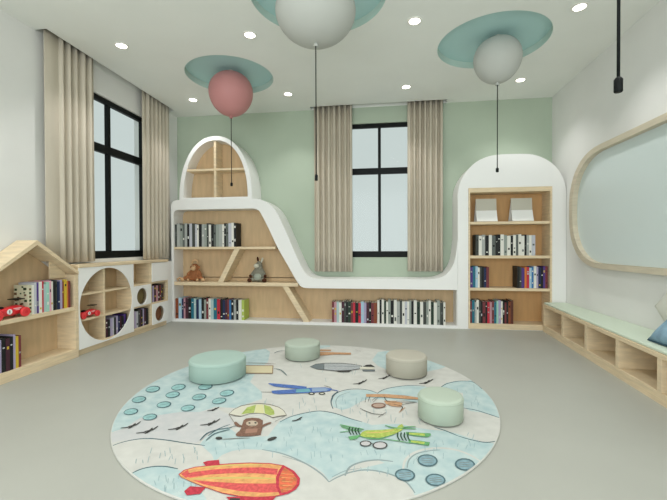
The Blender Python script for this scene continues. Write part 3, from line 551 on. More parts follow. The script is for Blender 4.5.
('L','ink2',0.006,[(0.587,-0.927),(0.641,-0.912)]),
('L','ink2',0.006,[(0.586,-0.942),(0.64,-0.927)]),
('F','ink',[(0.789,-0.939),(0.782,-0.956),(0.77,-0.97),(0.754,-0.979),(0.737,-0.982),(0.721,-0.978),(0.709,-0.968),(0.702,-0.954),(0.701,-0.936),(0.707,-0.919),(0.72,-0.904),(0.736,-0.894),(0.754,-0.891),(0.77,-0.896),(0.783,-0.906),(0.789,-0.922)]),
('F','teal2',[(0.782,-0.939),(0.776,-0.953),(0.766,-0.964),(0.753,-0.971),(0.739,-0.973),(0.725,-0.97),(0.715,-0.962),(0.709,-0.95),(0.709,-0.937),(0.714,-0.923),(0.724,-0.911),(0.737,-0.904),(0.752,-0.901),(0.766,-0.905),(0.776,-0.913),(0.782,-0.925)]),
('L','ink2',0.006,[(0.72,-0.931),(0.774,-0.917)]),
('L','ink2',0.006,[(0.719,-0.946),(0.772,-0.931)]),
('L','ink2',0.006,[(0.717,-0.96),(0.77,-0.946)]),
('L','dark',0.012,[(-0.973,-0.687),(-0.94,-0.673),(-0.933,-0.658),(-0.912,-0.643),(-0.911,-0.599)]),
('L','dark',0.014,[(-0.924,-0.687),(-0.92,-0.659),(-0.927,-0.623)]),
('L','dark',0.012,[(-0.847,-0.729),(-0.811,-0.715),(-0.802,-0.699),(-0.779,-0.683),(-0.775,-0.637)]),
('L','dark',0.014,[(-0.794,-0.729),(-0.788,-0.699),(-0.793,-0.661)]),
('L','dark',0.012,[(-0.693,-0.668),(-0.659,-0.654),(-0.65,-0.639),(-0.628,-0.624),(-0.622,-0.58)]),
('L','dark',0.014,[(-0.645,-0.668),(-0.637,-0.639),(-0.64,-0.604)]),
('L','dark',0.012,[(-0.539,-0.595),(-0.503,-0.581),(-0.493,-0.564),(-0.469,-0.549),(-0.46,-0.502)]),
('L','dark',0.014,[(-0.49,-0.595),(-0.48,-0.565),(-0.48,-0.527)]),
('L','dark',0.012,[(-0.588,-0.41),(-0.565,-0.4),(-0.559,-0.389),(-0.544,-0.378),(-0.538,-0.346)]),
('L','dark',0.014,[(-0.556,-0.41),(-0.55,-0.39),(-0.551,-0.363)]),
('L','dark',0.012,[(0.284,0.165),(0.32,0.181),(0.334,0.201),(0.36,0.219),(0.384,0.275)]),
('L','dark',0.014,[(0.326,0.164),(0.345,0.199),(0.358,0.246)]),
('L','dark',0.012,[(0.468,0.3),(0.5,0.315),(0.514,0.333),(0.537,0.349),(0.561,0.401)]),
('L','dark',0.014,[(0.505,0.298),(0.523,0.331),(0.538,0.374)]),
('L','dark',0.012,[(0.775,0.239),(0.813,0.256),(0.83,0.276),(0.858,0.294),(0.891,0.351)]),
('L','dark',0.014,[(0.816,0.237),(0.841,0.274),(0.861,0.322)]),
('L','dark',0.012,[(0.02,-0.451),(0.02,-0.451),(0.02,-0.451),(0.021,-0.451),(0.021,-0.45)]),
('L','dark',0.014,[(0.02,-0.451),(0.02,-0.451),(0.02,-0.45)]),
('F','redd',[(-0.341,-0.947),(-0.323,-0.932),(-0.274,-0.917),(-0.245,-0.967),(-0.302,-0.983)]),
('F','redd',[(-0.318,-1.158),(-0.31,-1.124),(-0.238,-1.121),(-0.243,-1.165),(-0.292,-1.181)]),
('F','redd',[(-0.406,-1.051),(-0.399,-1.016),(-0.36,-0.987),(-0.288,-0.961),(-0.209,-0.938),(-0.116,-0.919),(-0.02,-0.911),(0.051,-0.92),(0.109,-0.956),(0.149,-1.007),(0.156,-1.048),(0.149,-1.083),(0.123,-1.116),(0.074,-1.141),(0.006,-1.156),(-0.069,-1.16),(-0.153,-1.149),(-0.242,-1.122),(-0.327,-1.092),(-0.382,-1.07)]),
('F','orange',[(-0.4,-1.053),(-0.393,-1.019),(-0.354,-0.991),(-0.283,-0.967),(-0.205,-0.945),(-0.114,-0.926),(-0.019,-0.918),(0.05,-0.926),(0.106,-0.96),(0.145,-1.008),(0.152,-1.047),(0.145,-1.08),(0.119,-1.112),(0.071,-1.136),(0.004,-1.151),(-0.071,-1.155),(-0.153,-1.145),(-0.241,-1.119),(-0.324,-1.091),(-0.377,-1.071)]),
('F','red',[(-0.392,-1.053),(-0.341,-1.023),(-0.258,-0.993),(-0.148,-0.965),(-0.047,-0.949),(0.031,-0.951),(0.04,-0.996),(-0.063,-0.998),(-0.176,-1.013),(-0.271,-1.037),(-0.34,-1.068)]),
('F','red',[(-0.318,-1.083),(-0.216,-1.081),(-0.103,-1.076),(-0.007,-1.065),(0.053,-1.055),(0.083,-1.111),(0.013,-1.124),(-0.083,-1.127),(-0.187,-1.114),(-0.261,-1.104)]),
('F','red',[(-0.396,-1.046),(-0.381,-1.013),(-0.35,-1.051),(-0.357,-1.073)]),
('F','redd',[(0.046,-0.917),(0.109,-0.956),(0.149,-1.007),(0.156,-1.048),(0.149,-1.083),(0.123,-1.116),(0.093,-1.132),(0.061,-1.081),(0.04,-1.014),(0.039,-0.961)]),
('F','red2',[(0.058,-0.935),(0.102,-0.968),(0.136,-1.012),(0.143,-1.05),(0.135,-1.078),(0.115,-1.104),(0.094,-1.113),(0.071,-1.073),(0.055,-1.016),(0.054,-0.971)]),
('L','orange',0.008,[(0.055,-0.982),(0.116,-0.985)]),
('L','orange',0.008,[(0.065,-1.011),(0.12,-1.011)]),
('L','orange',0.008,[(0.075,-1.038),(0.123,-1.037)]),
('L','orange',0.008,[(0.085,-1.065),(0.127,-1.061)]),
('L','orange',0.008,[(0.094,-1.09),(0.13,-1.085)]),
('L','yel',0.014,[(-0.336,-1.077),(-0.228,-1.056),(-0.096,-1.036),(0.039,-1.025)]),
('L','yel',0.01,[(-0.333,-0.991),(-0.202,-0.954),(-0.053,-0.93)]),
('F','redd',[(-0.127,-1.168),(0.078,-1.14),(0.066,-1.182),(-0.086,-1.202)]),
('F','dark',[(-0.107,-1.174),(-0.066,-1.169),(-0.048,-1.214),(-0.087,-1.22)]),
('F','ink2',[(-0.434,-0.437),(-0.429,-0.365),(-0.405,-0.309),(-0.357,-0.274),(-0.295,-0.257),(-0.224,-0.263),(-0.153,-0.298),(-0.107,-0.344),(-0.071,-0.41),(-0.109,-0.428),(-0.146,-0.453),(-0.234,-0.396),(-0.305,-0.413),(-0.345,-0.459),(-0.384,-0.458)]),
('F','cream',[(-0.431,-0.431),(-0.424,-0.366),(-0.398,-0.317),(-0.351,-0.286),(-0.29,-0.27),(-0.223,-0.275),(-0.155,-0.305),(-0.112,-0.345),(-0.078,-0.402),(-0.116,-0.419),(-0.152,-0.442),(-0.236,-0.392),(-0.305,-0.408),(-0.345,-0.45),(-0.383,-0.448)]),
('F','green',[(-0.355,-0.433),(-0.355,-0.332),(-0.312,-0.284),(-0.294,-0.354),(-0.284,-0.4),(-0.323,-0.415)]),
('F','yel2',[(-0.309,-0.284),(-0.268,-0.275),(-0.216,-0.401),(-0.281,-0.4)]),
('F','green',[(-0.262,-0.277),(-0.213,-0.299),(-0.17,-0.352),(-0.15,-0.406),(-0.174,-0.423),(-0.214,-0.401)]),
('L','ink2',0.006,[(-0.429,-0.443),(-0.359,-0.533)]),
('L','ink2',0.006,[(-0.077,-0.41),(-0.12,-0.495)]),
('L','ink',0.009,[(-0.367,-0.613),(-0.33,-0.572)]),
('L','ink',0.009,[(-0.455,-0.757),(-0.453,-0.682),(-0.412,-0.631),(-0.343,-0.598)]),
('L','ink',0.009,[(-0.423,-0.753),(-0.409,-0.676),(-0.345,-0.622)]),
('F','brown',[(-0.31,-0.507),(-0.305,-0.481),(-0.273,-0.466),(-0.228,-0.468),(-0.195,-0.492),(-0.17,-0.575),(-0.154,-0.653),(-0.22,-0.671),(-0.281,-0.681),(-0.288,-0.603)]),
('F','face',[(-0.212,-0.532),(-0.21,-0.545),(-0.214,-0.557),(-0.222,-0.565),(-0.235,-0.57),(-0.249,-0.569),(-0.262,-0.563),(-0.274,-0.554),(-0.281,-0.541),(-0.284,-0.528),(-0.28,-0.516),(-0.272,-0.508),(-0.259,-0.503),(-0.245,-0.504),(-0.23,-0.51),(-0.219,-0.52)]),
('F','belly',[(-0.257,-0.605),(-0.192,-0.59),(-0.182,-0.635),(-0.244,-0.654)]),
('F','dark',[(-0.256,-0.533),(-0.255,-0.537),(-0.255,-0.54),(-0.257,-0.542),(-0.259,-0.544),(-0.262,-0.543),(-0.265,-0.541),(-0.268,-0.539),(-0.27,-0.535),(-0.271,-0.531),(-0.27,-0.528),(-0.269,-0.526),(-0.266,-0.524),(-0.264,-0.525),(-0.26,-0.527),(-0.258,-0.53)]),
('F','dark',[(-0.222,-0.526),(-0.221,-0.53),(-0.222,-0.533),(-0.223,-0.536),(-0.225,-0.537),(-0.228,-0.536),(-0.231,-0.534),(-0.234,-0.532),(-0.236,-0.528),(-0.237,-0.524),(-0.236,-0.521),(-0.235,-0.519),(-0.232,-0.517),(-0.229,-0.518),(-0.226,-0.52),(-0.224,-0.523)]),
('L','dark',0.008,[(-0.255,-0.563),(-0.221,-0.558)]),
('L','brown',0.022,[(-0.353,-0.532),(-0.318,-0.571),(-0.291,-0.579)]),
('L','brown',0.022,[(-0.14,-0.51),(-0.162,-0.538),(-0.18,-0.571)]),
('L','brown',0.012,[(-0.285,-0.637),(-0.279,-0.681),(-0.217,-0.678),(-0.152,-0.653)]),
('F','dark',[(-0.345,-0.72),(-0.344,-0.726),(-0.346,-0.731),(-0.35,-0.735),(-0.357,-0.737),(-0.365,-0.737),(-0.372,-0.735),(-0.379,-0.73),(-0.383,-0.725),(-0.384,-0.719),(-0.382,-0.713),(-0.378,-0.709),(-0.371,-0.707),(-0.363,-0.707),(-0.356,-0.71),(-0.349,-0.714)]),
('F','dark',[(-0.057,-0.671),(-0.056,-0.679),(-0.059,-0.688),(-0.064,-0.697),(-0.071,-0.705),(-0.08,-0.711),(-0.088,-0.713),(-0.095,-0.712),(-0.099,-0.708),(-0.1,-0.701),(-0.098,-0.692),(-0.093,-0.683),(-0.086,-0.675),(-0.077,-0.669),(-0.069,-0.666),(-0.062,-0.667)]),
('L','ink2',0.006,[(-0.342,-0.732),(-0.272,-0.712),(-0.199,-0.698)]),
('L','dark',0.012,[(-0.022,-0.476),(0.004,-0.46),(0.025,-0.417)]),
('F','navy',[(-0.352,0.091),(-0.339,0.101),(-0.259,0.095),(-0.149,0.085),(-0.046,0.066),(-0.047,0.016),(-0.164,0.023),(-0.29,0.042)]),
('F','navy',[(-0.283,-0.042),(-0.226,-0.023),(-0.157,-0.003),(-0.021,0.05),(0.087,0.071),(0.141,0.055),(0.134,0.005),(-0.001,-0.045),(-0.138,-0.078),(-0.219,-0.095),(-0.262,-0.087)]),
('F','sky',[(-0.115,0.007),(-0.025,0.034),(0.002,-0.025),(-0.101,-0.051)]),
('F','sky2',[(-0.005,0.044),(0.088,0.062),(0.128,0.046),(0.105,0.003),(0.008,-0.022)]),
('L','dark',0.01,[(-0.35,-0.073),(-0.272,-0.064)]),
('L','navy',0.012,[(0.099,0.042),(0.159,0.029),(0.194,0.015)]),
('L','ink',0.01,[(0.191,0.005),(0.166,-0.07),(0.169,-0.138)]),
('F','dark',[(0.034,-0.052),(0.034,-0.061),(0.03,-0.069),(0.024,-0.074),(0.016,-0.077),(0.007,-0.077),(-0.001,-0.073),(-0.008,-0.066),(-0.011,-0.058),(-0.011,-0.049),(-0.008,-0.04),(-0.002,-0.035),(0.007,-0.032),(0.016,-0.032),(0.024,-0.036),(0.03,-0.043)]),
('F','cream',[(0.024,-0.053),(0.024,-0.057),(0.022,-0.061),(0.018,-0.064),(0.013,-0.065),(0.008,-0.065),(0.004,-0.063),(0.0,-0.06),(-0.001,-0.056),(-0.001,-0.052),(0.001,-0.048),(0.004,-0.045),(0.009,-0.044),(0.014,-0.044),(0.019,-0.046),(0.022,-0.049)]),
('F','dark',[(0.107,-0.042),(0.106,-0.051),(0.103,-0.059),(0.096,-0.065),(0.088,-0.068),(0.079,-0.067),(0.071,-0.063),(0.065,-0.056),(0.062,-0.048),(0.062,-0.039),(0.066,-0.031),(0.072,-0.025),(0.08,-0.022),(0.089,-0.023),(0.097,-0.027),(0.104,-0.034)]),
('F','cream',[(0.097,-0.043),(0.097,-0.048),(0.094,-0.051),(0.091,-0.054),(0.086,-0.056),(0.081,-0.055),(0.077,-0.054),(0.074,-0.051),(0.072,-0.047),(0.072,-0.043),(0.074,-0.039),(0.078,-0.036),(0.083,-0.034),(0.088,-0.035),(0.092,-0.036),(0.095,-0.04)]),
('L','dark',0.01,[(0.074,0.105),(0.131,0.073)]),
('F','dark',[(-0.119,0.522),(-0.08,0.604),(0.004,0.64),(0.127,0.656),(0.234,0.642),(0.325,0.601),(0.313,0.517),(0.234,0.463),(0.12,0.436),(0.017,0.451),(-0.044,0.458)]),
('F','silver',[(-0.114,0.521),(-0.074,0.593),(0.008,0.626),(0.128,0.641),(0.233,0.63),(0.321,0.596),(0.309,0.523),(0.231,0.475),(0.118,0.449),(0.018,0.461),(-0.042,0.466)]),
('F','steel',[(-0.117,0.522),(-0.074,0.599),(-0.015,0.618),(0.014,0.466),(-0.045,0.463)]),
('L','dark',0.008,[(-0.011,0.619),(0.015,0.461)]),
('L','steel',0.008,[(0.001,0.548),(0.155,0.568),(0.318,0.565)]),
('F','dark',[(0.11,0.447),(0.25,0.47),(0.229,0.423),(0.148,0.413)]),
('F','dark',[(0.334,0.58),(0.362,0.633),(0.4,0.646),(0.437,0.588)]),
('F','steel',[(0.331,0.496),(0.439,0.515),(0.44,0.47),(0.342,0.457)]),
('F','cream',[(0.309,0.572),(0.428,0.576),(0.43,0.519),(0.313,0.512)]),
('F','orange2',[(-0.124,1.06),(-0.014,1.067),(-0.007,1.018),(-0.116,1.011)]),
('F','orange2',[(-0.109,0.977),(0.009,0.978),(0.194,0.987),(0.2,0.921),(0.048,0.908),(-0.087,0.851)]),
('L','brown',0.01,[(0.107,0.976),(0.189,0.936)]),
('L','ink2',0.006,[(0.224,1.097),(0.288,1.034)]),
('L','brown',0.008,[(-0.711,0.552),(-0.557,0.56),(-0.428,0.554)]),
('F','brown2',[(-0.695,0.486),(-0.438,0.514),(-0.379,0.306),(-0.606,0.281)]),
('F','cream2',[(-0.669,0.468),(-0.441,0.492),(-0.393,0.326),(-0.605,0.301)]),
('L','ink',0.009,[(-0.409,0.432),(-0.339,0.402),(-0.255,0.279)]),
('L','ink',0.008,[(-0.544,0.877),(-0.515,0.95),(-0.461,0.974)]),
('F','orange2',[(0.391,-0.016),(0.522,0.001),(0.659,-0.006),(0.745,-0.029),(0.743,-0.063),(0.623,-0.062),(0.489,-0.055),(0.394,-0.064)]),
('F','orange2',[(0.516,-0.115),(0.589,-0.109),(0.637,-0.135),(0.625,-0.195),(0.568,-0.193),(0.529,-0.161)]),
('F','brown',[(0.529,-0.186),(0.526,-0.203),(0.515,-0.218),(0.5,-0.229),(0.482,-0.235),(0.464,-0.234),(0.449,-0.227),(0.438,-0.215),(0.434,-0.199),(0.437,-0.182),(0.447,-0.166),(0.462,-0.155),(0.481,-0.149),(0.499,-0.15),(0.515,-0.157),(0.526,-0.17)]),
('F','face2',[(0.519,-0.188),(0.516,-0.199),(0.508,-0.209),(0.496,-0.217),(0.482,-0.221),(0.468,-0.221),(0.456,-0.216),(0.448,-0.208),(0.444,-0.197),(0.447,-0.186),(0.455,-0.175),(0.467,-0.167),(0.481,-0.163),(0.496,-0.163),(0.508,-0.168),(0.516,-0.177)]),
('L','dark',0.006,[(0.394,-0.075),(0.392,-0.157)]),
('L','dark',0.006,[(0.42,-0.054),(0.411,-0.139)]),
('L','dark',0.006,[(0.436,-0.119),(0.462,-0.066)]),
('L','dark',0.006,[(0.475,-0.064),(0.444,-0.15)]),
('L','dark',0.006,[(0.516,-0.042),(0.542,-0.122),(0.621,-0.119),(0.733,-0.097)]),
('L','dark',0.006,[(0.542,-0.153),(0.631,-0.188),(0.616,-0.264)]),
('L','dark',0.006,[(0.633,-0.157),(0.686,-0.127),(0.732,-0.113)]),
('L','dark',0.006,[(0.596,-0.098),(0.689,-0.08)]),
('L','dark',0.006,[(0.365,-0.253),(0.443,-0.314),(0.517,-0.319)]),
('L','dark',0.006,[(0.481,-0.364),(0.529,-0.289)]),
('L','orange2',0.01,[(0.65,-0.201),(0.609,-0.279)]),
('L','green3',0.014,[(0.265,-0.485),(0.337,-0.509),(0.406,-0.523)]),
('L','green3',0.014,[(0.273,-0.505),(0.339,-0.538),(0.396,-0.542)]),
('L','green3',0.014,[(0.276,-0.574),(0.329,-0.55)]),
('F','green2',[(0.386,-0.593),(0.397,-0.556),(0.418,-0.533),(0.507,-0.517),(0.585,-0.49),(0.603,-0.449),(0.621,-0.43),(0.631,-0.464),(0.618,-0.507),(0.561,-0.57),(0.494,-0.607),(0.414,-0.61)]),
('L','yel',0.014,[(0.419,-0.561),(0.496,-0.545),(0.573,-0.512)]),
('L','green3',0.008,[(0.383,-0.599),(0.422,-0.615),(0.497,-0.611),(0.572,-0.557)]),
('F','green3',[(0.639,-0.522),(0.715,-0.522),(0.772,-0.52),(0.772,-0.542),(0.753,-0.566),(0.685,-0.562),(0.638,-0.549)]),
('F','green2',[(0.655,-0.529),(0.741,-0.528),(0.739,-0.553),(0.654,-0.549)]),
('F','green3',[(0.645,-0.605),(0.707,-0.61),(0.758,-0.617),(0.749,-0.653),(0.704,-0.647),(0.649,-0.635)]),
('F','green2',[(0.66,-0.612),(0.732,-0.619),(0.725,-0.642),(0.659,-0.63)]),
('F','green3',[(0.325,-0.617),(0.351,-0.603),(0.393,-0.588),(0.375,-0.633),(0.339,-0.65)]),
('L','green3',0.012,[(0.523,-0.46),(0.574,-0.483),(0.624,-0.482),(0.697,-0.479)]),
('L','green3',0.01,[(0.619,-0.471),(0.659,-0.46),(0.699,-0.449)]),
('L','green4',0.008,[(0.325,-0.504),(0.323,-0.545),(0.339,-0.594)]),
('L','green4',0.008,[(0.343,-0.505),(0.34,-0.543),(0.355,-0.592)]),
('L','green4',0.008,[(0.361,-0.507),(0.357,-0.541),(0.372,-0.59)]),
('L','green4',0.008,[(0.378,-0.508),(0.373,-0.539),(0.388,-0.587)]),
('L','green4',0.008,[(0.595,-0.532),(0.591,-0.577),(0.602,-0.624)]),
('L','green4',0.008,[(0.613,-0.53),(0.609,-0.574),(0.62,-0.621)]),
('L','green4',0.008,[(0.632,-0.527),(0.627,-0.572),(0.637,-0.619)]),
('L','green4',0.008,[(0.651,-0.525),(0.646,-0.57),(0.654,-0.617)]),
('L','green3',0.008,[(0.423,-0.626),(0.524,-0.618),(0.602,-0.628),(0.664,-0.64)]),
('F','dark',[(0.454,-0.671),(0.452,-0.682),(0.446,-0.693),(0.436,-0.7),(0.425,-0.704),(0.413,-0.703),(0.402,-0.699),(0.395,-0.69),(0.392,-0.679),(0.393,-0.667),(0.4,-0.656),(0.409,-0.648),(0.421,-0.645),(0.434,-0.645),(0.444,-0.651),(0.451,-0.659)]),
('F','wheel',[(0.447,-0.672),(0.445,-0.68),(0.441,-0.687),(0.433,-0.693),(0.424,-0.695),(0.415,-0.695),(0.407,-0.692),(0.401,-0.686),(0.399,-0.678),(0.4,-0.67),(0.405,-0.662),(0.413,-0.657),(0.422,-0.654),(0.431,-0.654),(0.439,-0.658),(0.445,-0.664)]),
('F','dark',[(0.537,-0.677),(0.534,-0.691),(0.526,-0.704),(0.513,-0.714),(0.498,-0.718),(0.484,-0.717),(0.471,-0.711),(0.462,-0.701),(0.459,-0.687),(0.461,-0.672),(0.47,-0.659),(0.482,-0.649),(0.497,-0.644),(0.513,-0.645),(0.526,-0.651),(0.534,-0.663)]),
('F','wheel',[(0.53,-0.677),(0.527,-0.689),(0.521,-0.699),(0.51,-0.706),(0.498,-0.71),(0.486,-0.709),(0.476,-0.705),(0.469,-0.696),(0.466,-0.686),(0.468,-0.675),(0.475,-0.664),(0.485,-0.657),(0.497,-0.653),(0.51,-0.653),(0.52,-0.658),(0.527,-0.667)]),
('L','dark',0.01,[(0.451,-0.668),(0.467,-0.676)]),
]
def clip_circle(poly, R, n=72):
    for i in range(n):
        a = 2*PI*(i+.5)/n; nx, ny = math.cos(a), math.sin(a); out = []; m = len(poly)
        if not m: return []
        for j in range(m):
            p, q = poly[j], poly[(j+1) % m]; dp, dq = p[0]*nx+p[1]*ny-R, q[0]*nx+q[1]*ny-R
            if dp <= 0: out.append(p)
            if dp*dq < 0: t = dp/(dp-dq); out.append((p[0]+(q[0]-p[0])*t, p[1]+(q[1]-p[1])*t))
        poly = out
    return poly
bm = bmesh.new()
revolve(bm, [(RR-.004, 0), (RR, .003), (RR, .010), (RR-.002, .012)], 0, 0, 0, 120)
for f in bm.faces: f.smooth = False
zt = .0121
def rug_poly(pts, col, z):
    pts = clip_circle(pts, RR-.005)
    if len(pts) < 3: return
    try: tr = tessellate_polygon([[Vector((a, b, 0)) for a, b in pts]])
    except Exception: return
    V = [bm.verts.new((a, b, z)) for a, b in pts]
    for t in tr:
        try: f = bm.faces.new([V[i] for i in t])
        except ValueError: continue
        f.normal_update()
        if f.normal.z < 0: f.normal_flip()
        f.material_index = RK.index(col)
for it in RUG:
    zt += .000012
    if it[0] == 'F': rug_poly(it[2], it[1], zt)
    else:
        P = [Vector((*p, 0)) for p in (smooth_line(it[3], 4) if len(it[3]) > 2 else it[3])]; w = it[2]/2
        L, Rr = [], []
        for i, p in enumerate(P):
            d = (P[min(i+1, len(P)-1)] - P[max(i-1, 0)]); d = d.normalized() if d.length > 1e-7 else Vector((1, 0, 0)); nrm = Vector((-d.y, d.x, 0))*w*(1 - .5*abs(2*i/(len(P)-1)-1)**3)
            L.append(p+nrm); Rr.append(p-nrm)
        for i in range(len(P)-1):
            rug_poly([(q.x, q.y) for q in (L[i], L[i+1], Rr[i+1], Rr[i])], it[1], zt)
rug = link('round_rug', bm, [RC[k] for k in RK], recalc=False); rug.location = (RX, RY, 0)
tag(rug, 'large round rug with sky, clouds, airship and little aeroplane drawings on the grey floor', 'rug')

# ---------------------------------------------------------------- ottomans
def ottoman(x, y, r, h, m, label):
    b = bmesh.new(); c = .018; prof = [(r-.01, 0), (r, .006)] + [(r, h-c)] + [(r-c+c*math.cos(a), h-c+c*math.sin(a)) for a in (.4, .8, 1.2, PI/2)] + [(r*.5, h+.002)]
    revolve(b, prof, 0, 0, 0, 56)
    t = empty('ottoman', (x, y, .0178), label, 'ottoman', 'round ottomans on the rug')
    o = link('seat', b, m, t); o.matrix_parent_inverse = Matrix()
    b = bmesh.new()
    for zz in (h-c-.001,):
        P = [(math.cos(2*PI*i/56)*(r+.001), math.sin(2*PI*i/56)*(r+.001), zz) for i in range(57)]; tube(b, P, .0022, 6)
    link('piping', b, m, t).matrix_parent_inverse = Matrix()
ottoman(-1.335, 2.845, .219, .147, mat('aqua_fabric', (160, 182, 172), .9, .05, bump=.1, bscale=300), 'widest aqua green round ottoman, on the left part of the rug')
ottoman(-.772, 3.429, .163, .140, mat('sage_fabric', (168, 178, 164), .9, .05, bump=.1, bscale=300), 'pale green round ottoman at the far edge of the rug')
ottoman(.165, 3.099, .164, .150, mat('beige_fabric', (174, 170, 156), .9, .05, bump=.1, bscale=300), 'beige round ottoman on the rug near the far right edge')
ottoman(.325, 2.319, .132, .140, mat('pale_green_fabric', (172, 184, 168), .9, .05, bump=.1, bscale=300), 'pale green round ottoman nearest the camera, right of the green biplane drawing')

# ---------------------------------------------------------------- wavy white built-in bookcase
t = empty('wavy_bookcase', (-1.1, 5.1, 0), 'long white built-in bookcase with a wavy slide-like outline under the back window', 'bookcase')
outer = [(-2.978, 0), (.899, 0), (.899, 1.12)] + smooth_line([(.897, 1.12), (.88, .95), (.85, .82), (.80, .73), (.73, .665), (.64, .63), (.54, .62)])[1:] + \
        smooth_line([(-.84, .612), (-.93, .62), (-1.01, .65), (-1.08, .72), (-1.14, .83), (-1.22, 1.0), (-1.31, 1.21), (-1.40, 1.41), (-1.46, 1.52), (-1.53, 1.60), (-1.62, 1.66), (-1.72, 1.695), (-1.84, 1.70)]) + smooth_line([(-2.90, 1.70), (-2.945, 1.685), (-2.970, 1.65), (-2.978, 1.60)])
cav = smooth_line([(-2.945, .035), (.888, .035)], 1) + smooth_line([(.888, .49), (-1.02, .49)], 1) + smooth_line([(-1.08, .495), (-1.13, .52), (-1.19, .60), (-1.30, .79), (-1.44, 1.03), (-1.56, 1.28), (-1.67, 1.49), (-1.71, 1.54), (-1.78, 1.565)]) + smooth_line([(-2.88, 1.565), (-2.925, 1.545), (-2.945, 1.49)])
bm = bmesh.new(); plate(bm, outer, [cav], YC, YB-.003, PXZ); link('carcass', bm, m_white, t, bevel=.004)
bm = bmesh.new(); box(bm, XL+.004, -2.980, 4.72, YB-.01, 0, .845); link('filler_panel', bm, m_white, t)
bm = bmesh.new(); box(bm, -2.97, .895, YC+.25, YC+.268, .03, .61)
plate(bm, [(-2.97, .60), (-1.16, .60), (-1.66, 1.53), (-1.76, 1.60), (-2.97, 1.60)], [], YC+.25, YC+.268, PXZ); link('back_board', bm, m_oakb, t)
bm = bmesh.new(); box(bm, -2.944, -1.475, YC+.008, YC+.249, 1.012, 1.045); link('shelf', bm, m_oakh, t, bevel=.002)
bm = bmesh.new(); box(bm, -2.944, -1.165, YC+.008, YC+.249, .508, .555); link('shelf', bm, m_oakh, t, bevel=.002)
bm = bmesh.new(); plate(bm, [(-2.30, .556), (-2.225, .556), (-1.985, 1.011), (-2.06, 1.011)], [], YC+.012, YC+.249, PXZ); link('divider', bm, m_oak, t)
bm = bmesh.new(); plate(bm, [(-1.38, .507), (-1.30, .507), (-1.01, .036), (-1.09, .036)], [], YC+.012, YC+.249, PXZ); link('divider', bm, m_oak, t)

# little arched cabinet standing on it
t = empty('arched_cabinet', (-2.33, 5.1, 1.70), 'small egg-arched white cabinet with four oak cells standing on the wavy bookcase', 'cabinet')
def arch(cx, a, b, z0, n=40, ex=2.15):
    return [(cx + a*(1 if math.cos(th) > 0 else -1)*abs(math.cos(th))**(2/ex), z0 + b*math.sin(th)**(2/ex)) for th in [PI*i/n for i in range(n+1)]]
bm = bmesh.new(); plate(bm, arch(-2.33, .53, .87, 1.702), [arch(-2.33, .468, .785, 1.73)], YC+.01, YB-.003, PXZ); link('carcass', bm, m_white, t, bevel=.003)
bm = bmesh.new(); plate(bm, arch(-2.33, .48, .80, 1.722), [], YC+.23, YC+.245, PXZ); link('back_board', bm, m_oakb, t)
bm = bmesh.new(); box(bm, -2.79, -1.872, YC+.02, YC+.229, 2.10, 2.128); link('shelf', bm, m_oak, t)
bm = bmesh.new(); box(bm, -2.352, -2.318, YC+.022, YC+.229, 2.129, 2.508); box(bm, -2.352, -2.318, YC+.022, YC+.229, 1.732, 2.099); link('divider', bm, m_oak, t)

# tall arched bookcase
t = empty('arched_bookcase', (1.53, 5.1, 0), 'tall white round-topped built-in bookcase with an oak insert in the right corner', 'bookcase')
TX1 = XR-.003
outer = [(.901, 0), (TX1, 0)] + smooth_line([(TX1, 1.70), (2.155, 1.80), (2.12, 1.90), (2.05, 2.01), (1.94, 2.10), (1.82, 2.155), (1.70, 2.175), (1.50, 2.18), (1.36, 2.175), (1.25, 2.155), (1.13, 2.10), (1.03, 2.01), (.955, 1.90), (.915, 1.79), (.901, 1.68)])
bm = bmesh.new(); plate(bm, outer, [rect(1.028, 2.012, .004, 1.772)], YC, YB-.003, PXZ); link('carcass', bm, m_white, t, bevel=.004)
bm = bmesh.new(); plate(bm, rect(1.03, 2.01, .006, 1.770), [rect(1.05, 1.99, .07, 1.715)], YC-.006, YC+.28, PXZ); link('insert_frame', bm, m_oak, t, bevel=.002)
bm = bmesh.new(); box(bm, 1.051, 1.989, YC+.25, YC+.265, .071, 1.714); link('back_board', bm, m_oaki, t)
for z in (1.315, .890, .485):
    bm = bmesh.new(); box(bm, 1.051, 1.989, YC+.004, YC+.249, z, z+.034); link('shelf', bm, m_oakh, t, bevel=.002)

# ---------------------------------------------------------------- low wall unit with circle front
t = empty('cubby_cabinet', (-3.0, 3.95, 0), 'low cabinet with a big round opening and small cubbies below the left window', 'cabinet')
XB = XL+.003
bm = bmesh.new()
Y0, Y1 = 3.214, 4.700
box(bm, XB, XC-.03, Y0, Y1, .0, .062)                                   # plinth
link('plinth', bm, m_oakh, t)
bm = bmesh.new(); box(bm, XB, XB+.012, Y0, Y1, .063, .848); link('back_board', bm, m_oakb, t)
bm = bmesh.new(); box(bm, XB, XC+.008, Y0-.004, Y1, .850, .880); link('top_board', bm, m_oak, t, bevel=.003)
bm = bmesh.new()
def lb(y0, y1, z0, z1, f=.006): box(bm, XB+.0125, XC-f, y0, y1, z0, z1)
lb(Y0, Y0+.02, .063, .848); lb(3.975, 4.000, .063, .848); lb(4.325, 4.350, .063, .848); lb(Y1-.02, Y1, .063, .848)
lb(Y0+.021, 4.324, .063, .085); lb(4.351, Y1-.021, .063, .085)
for z in (.322, .575): lb(Y0+.021, 3.974, z, z+.020, .022)
lb(3.560, 3.582, .086, .321, .024); lb(3.560, 3.582, .343, .574, .024); lb(3.560, 3.582, .596, .848, .024)
for z in (.325, .585): lb(4.001, 4.324, z, z+.018); lb(4.351, 4.679, z, z+.018)
link('carcass', bm, m_oak, t)
bm = bmesh.new(); plate(bm, rect(Y0-.002, 3.998, .064, .848), [circ(3.595, .452, .378, 72)], XC-.005, XC+.003, PYZ); link('circle_panel', bm, m_white, t)
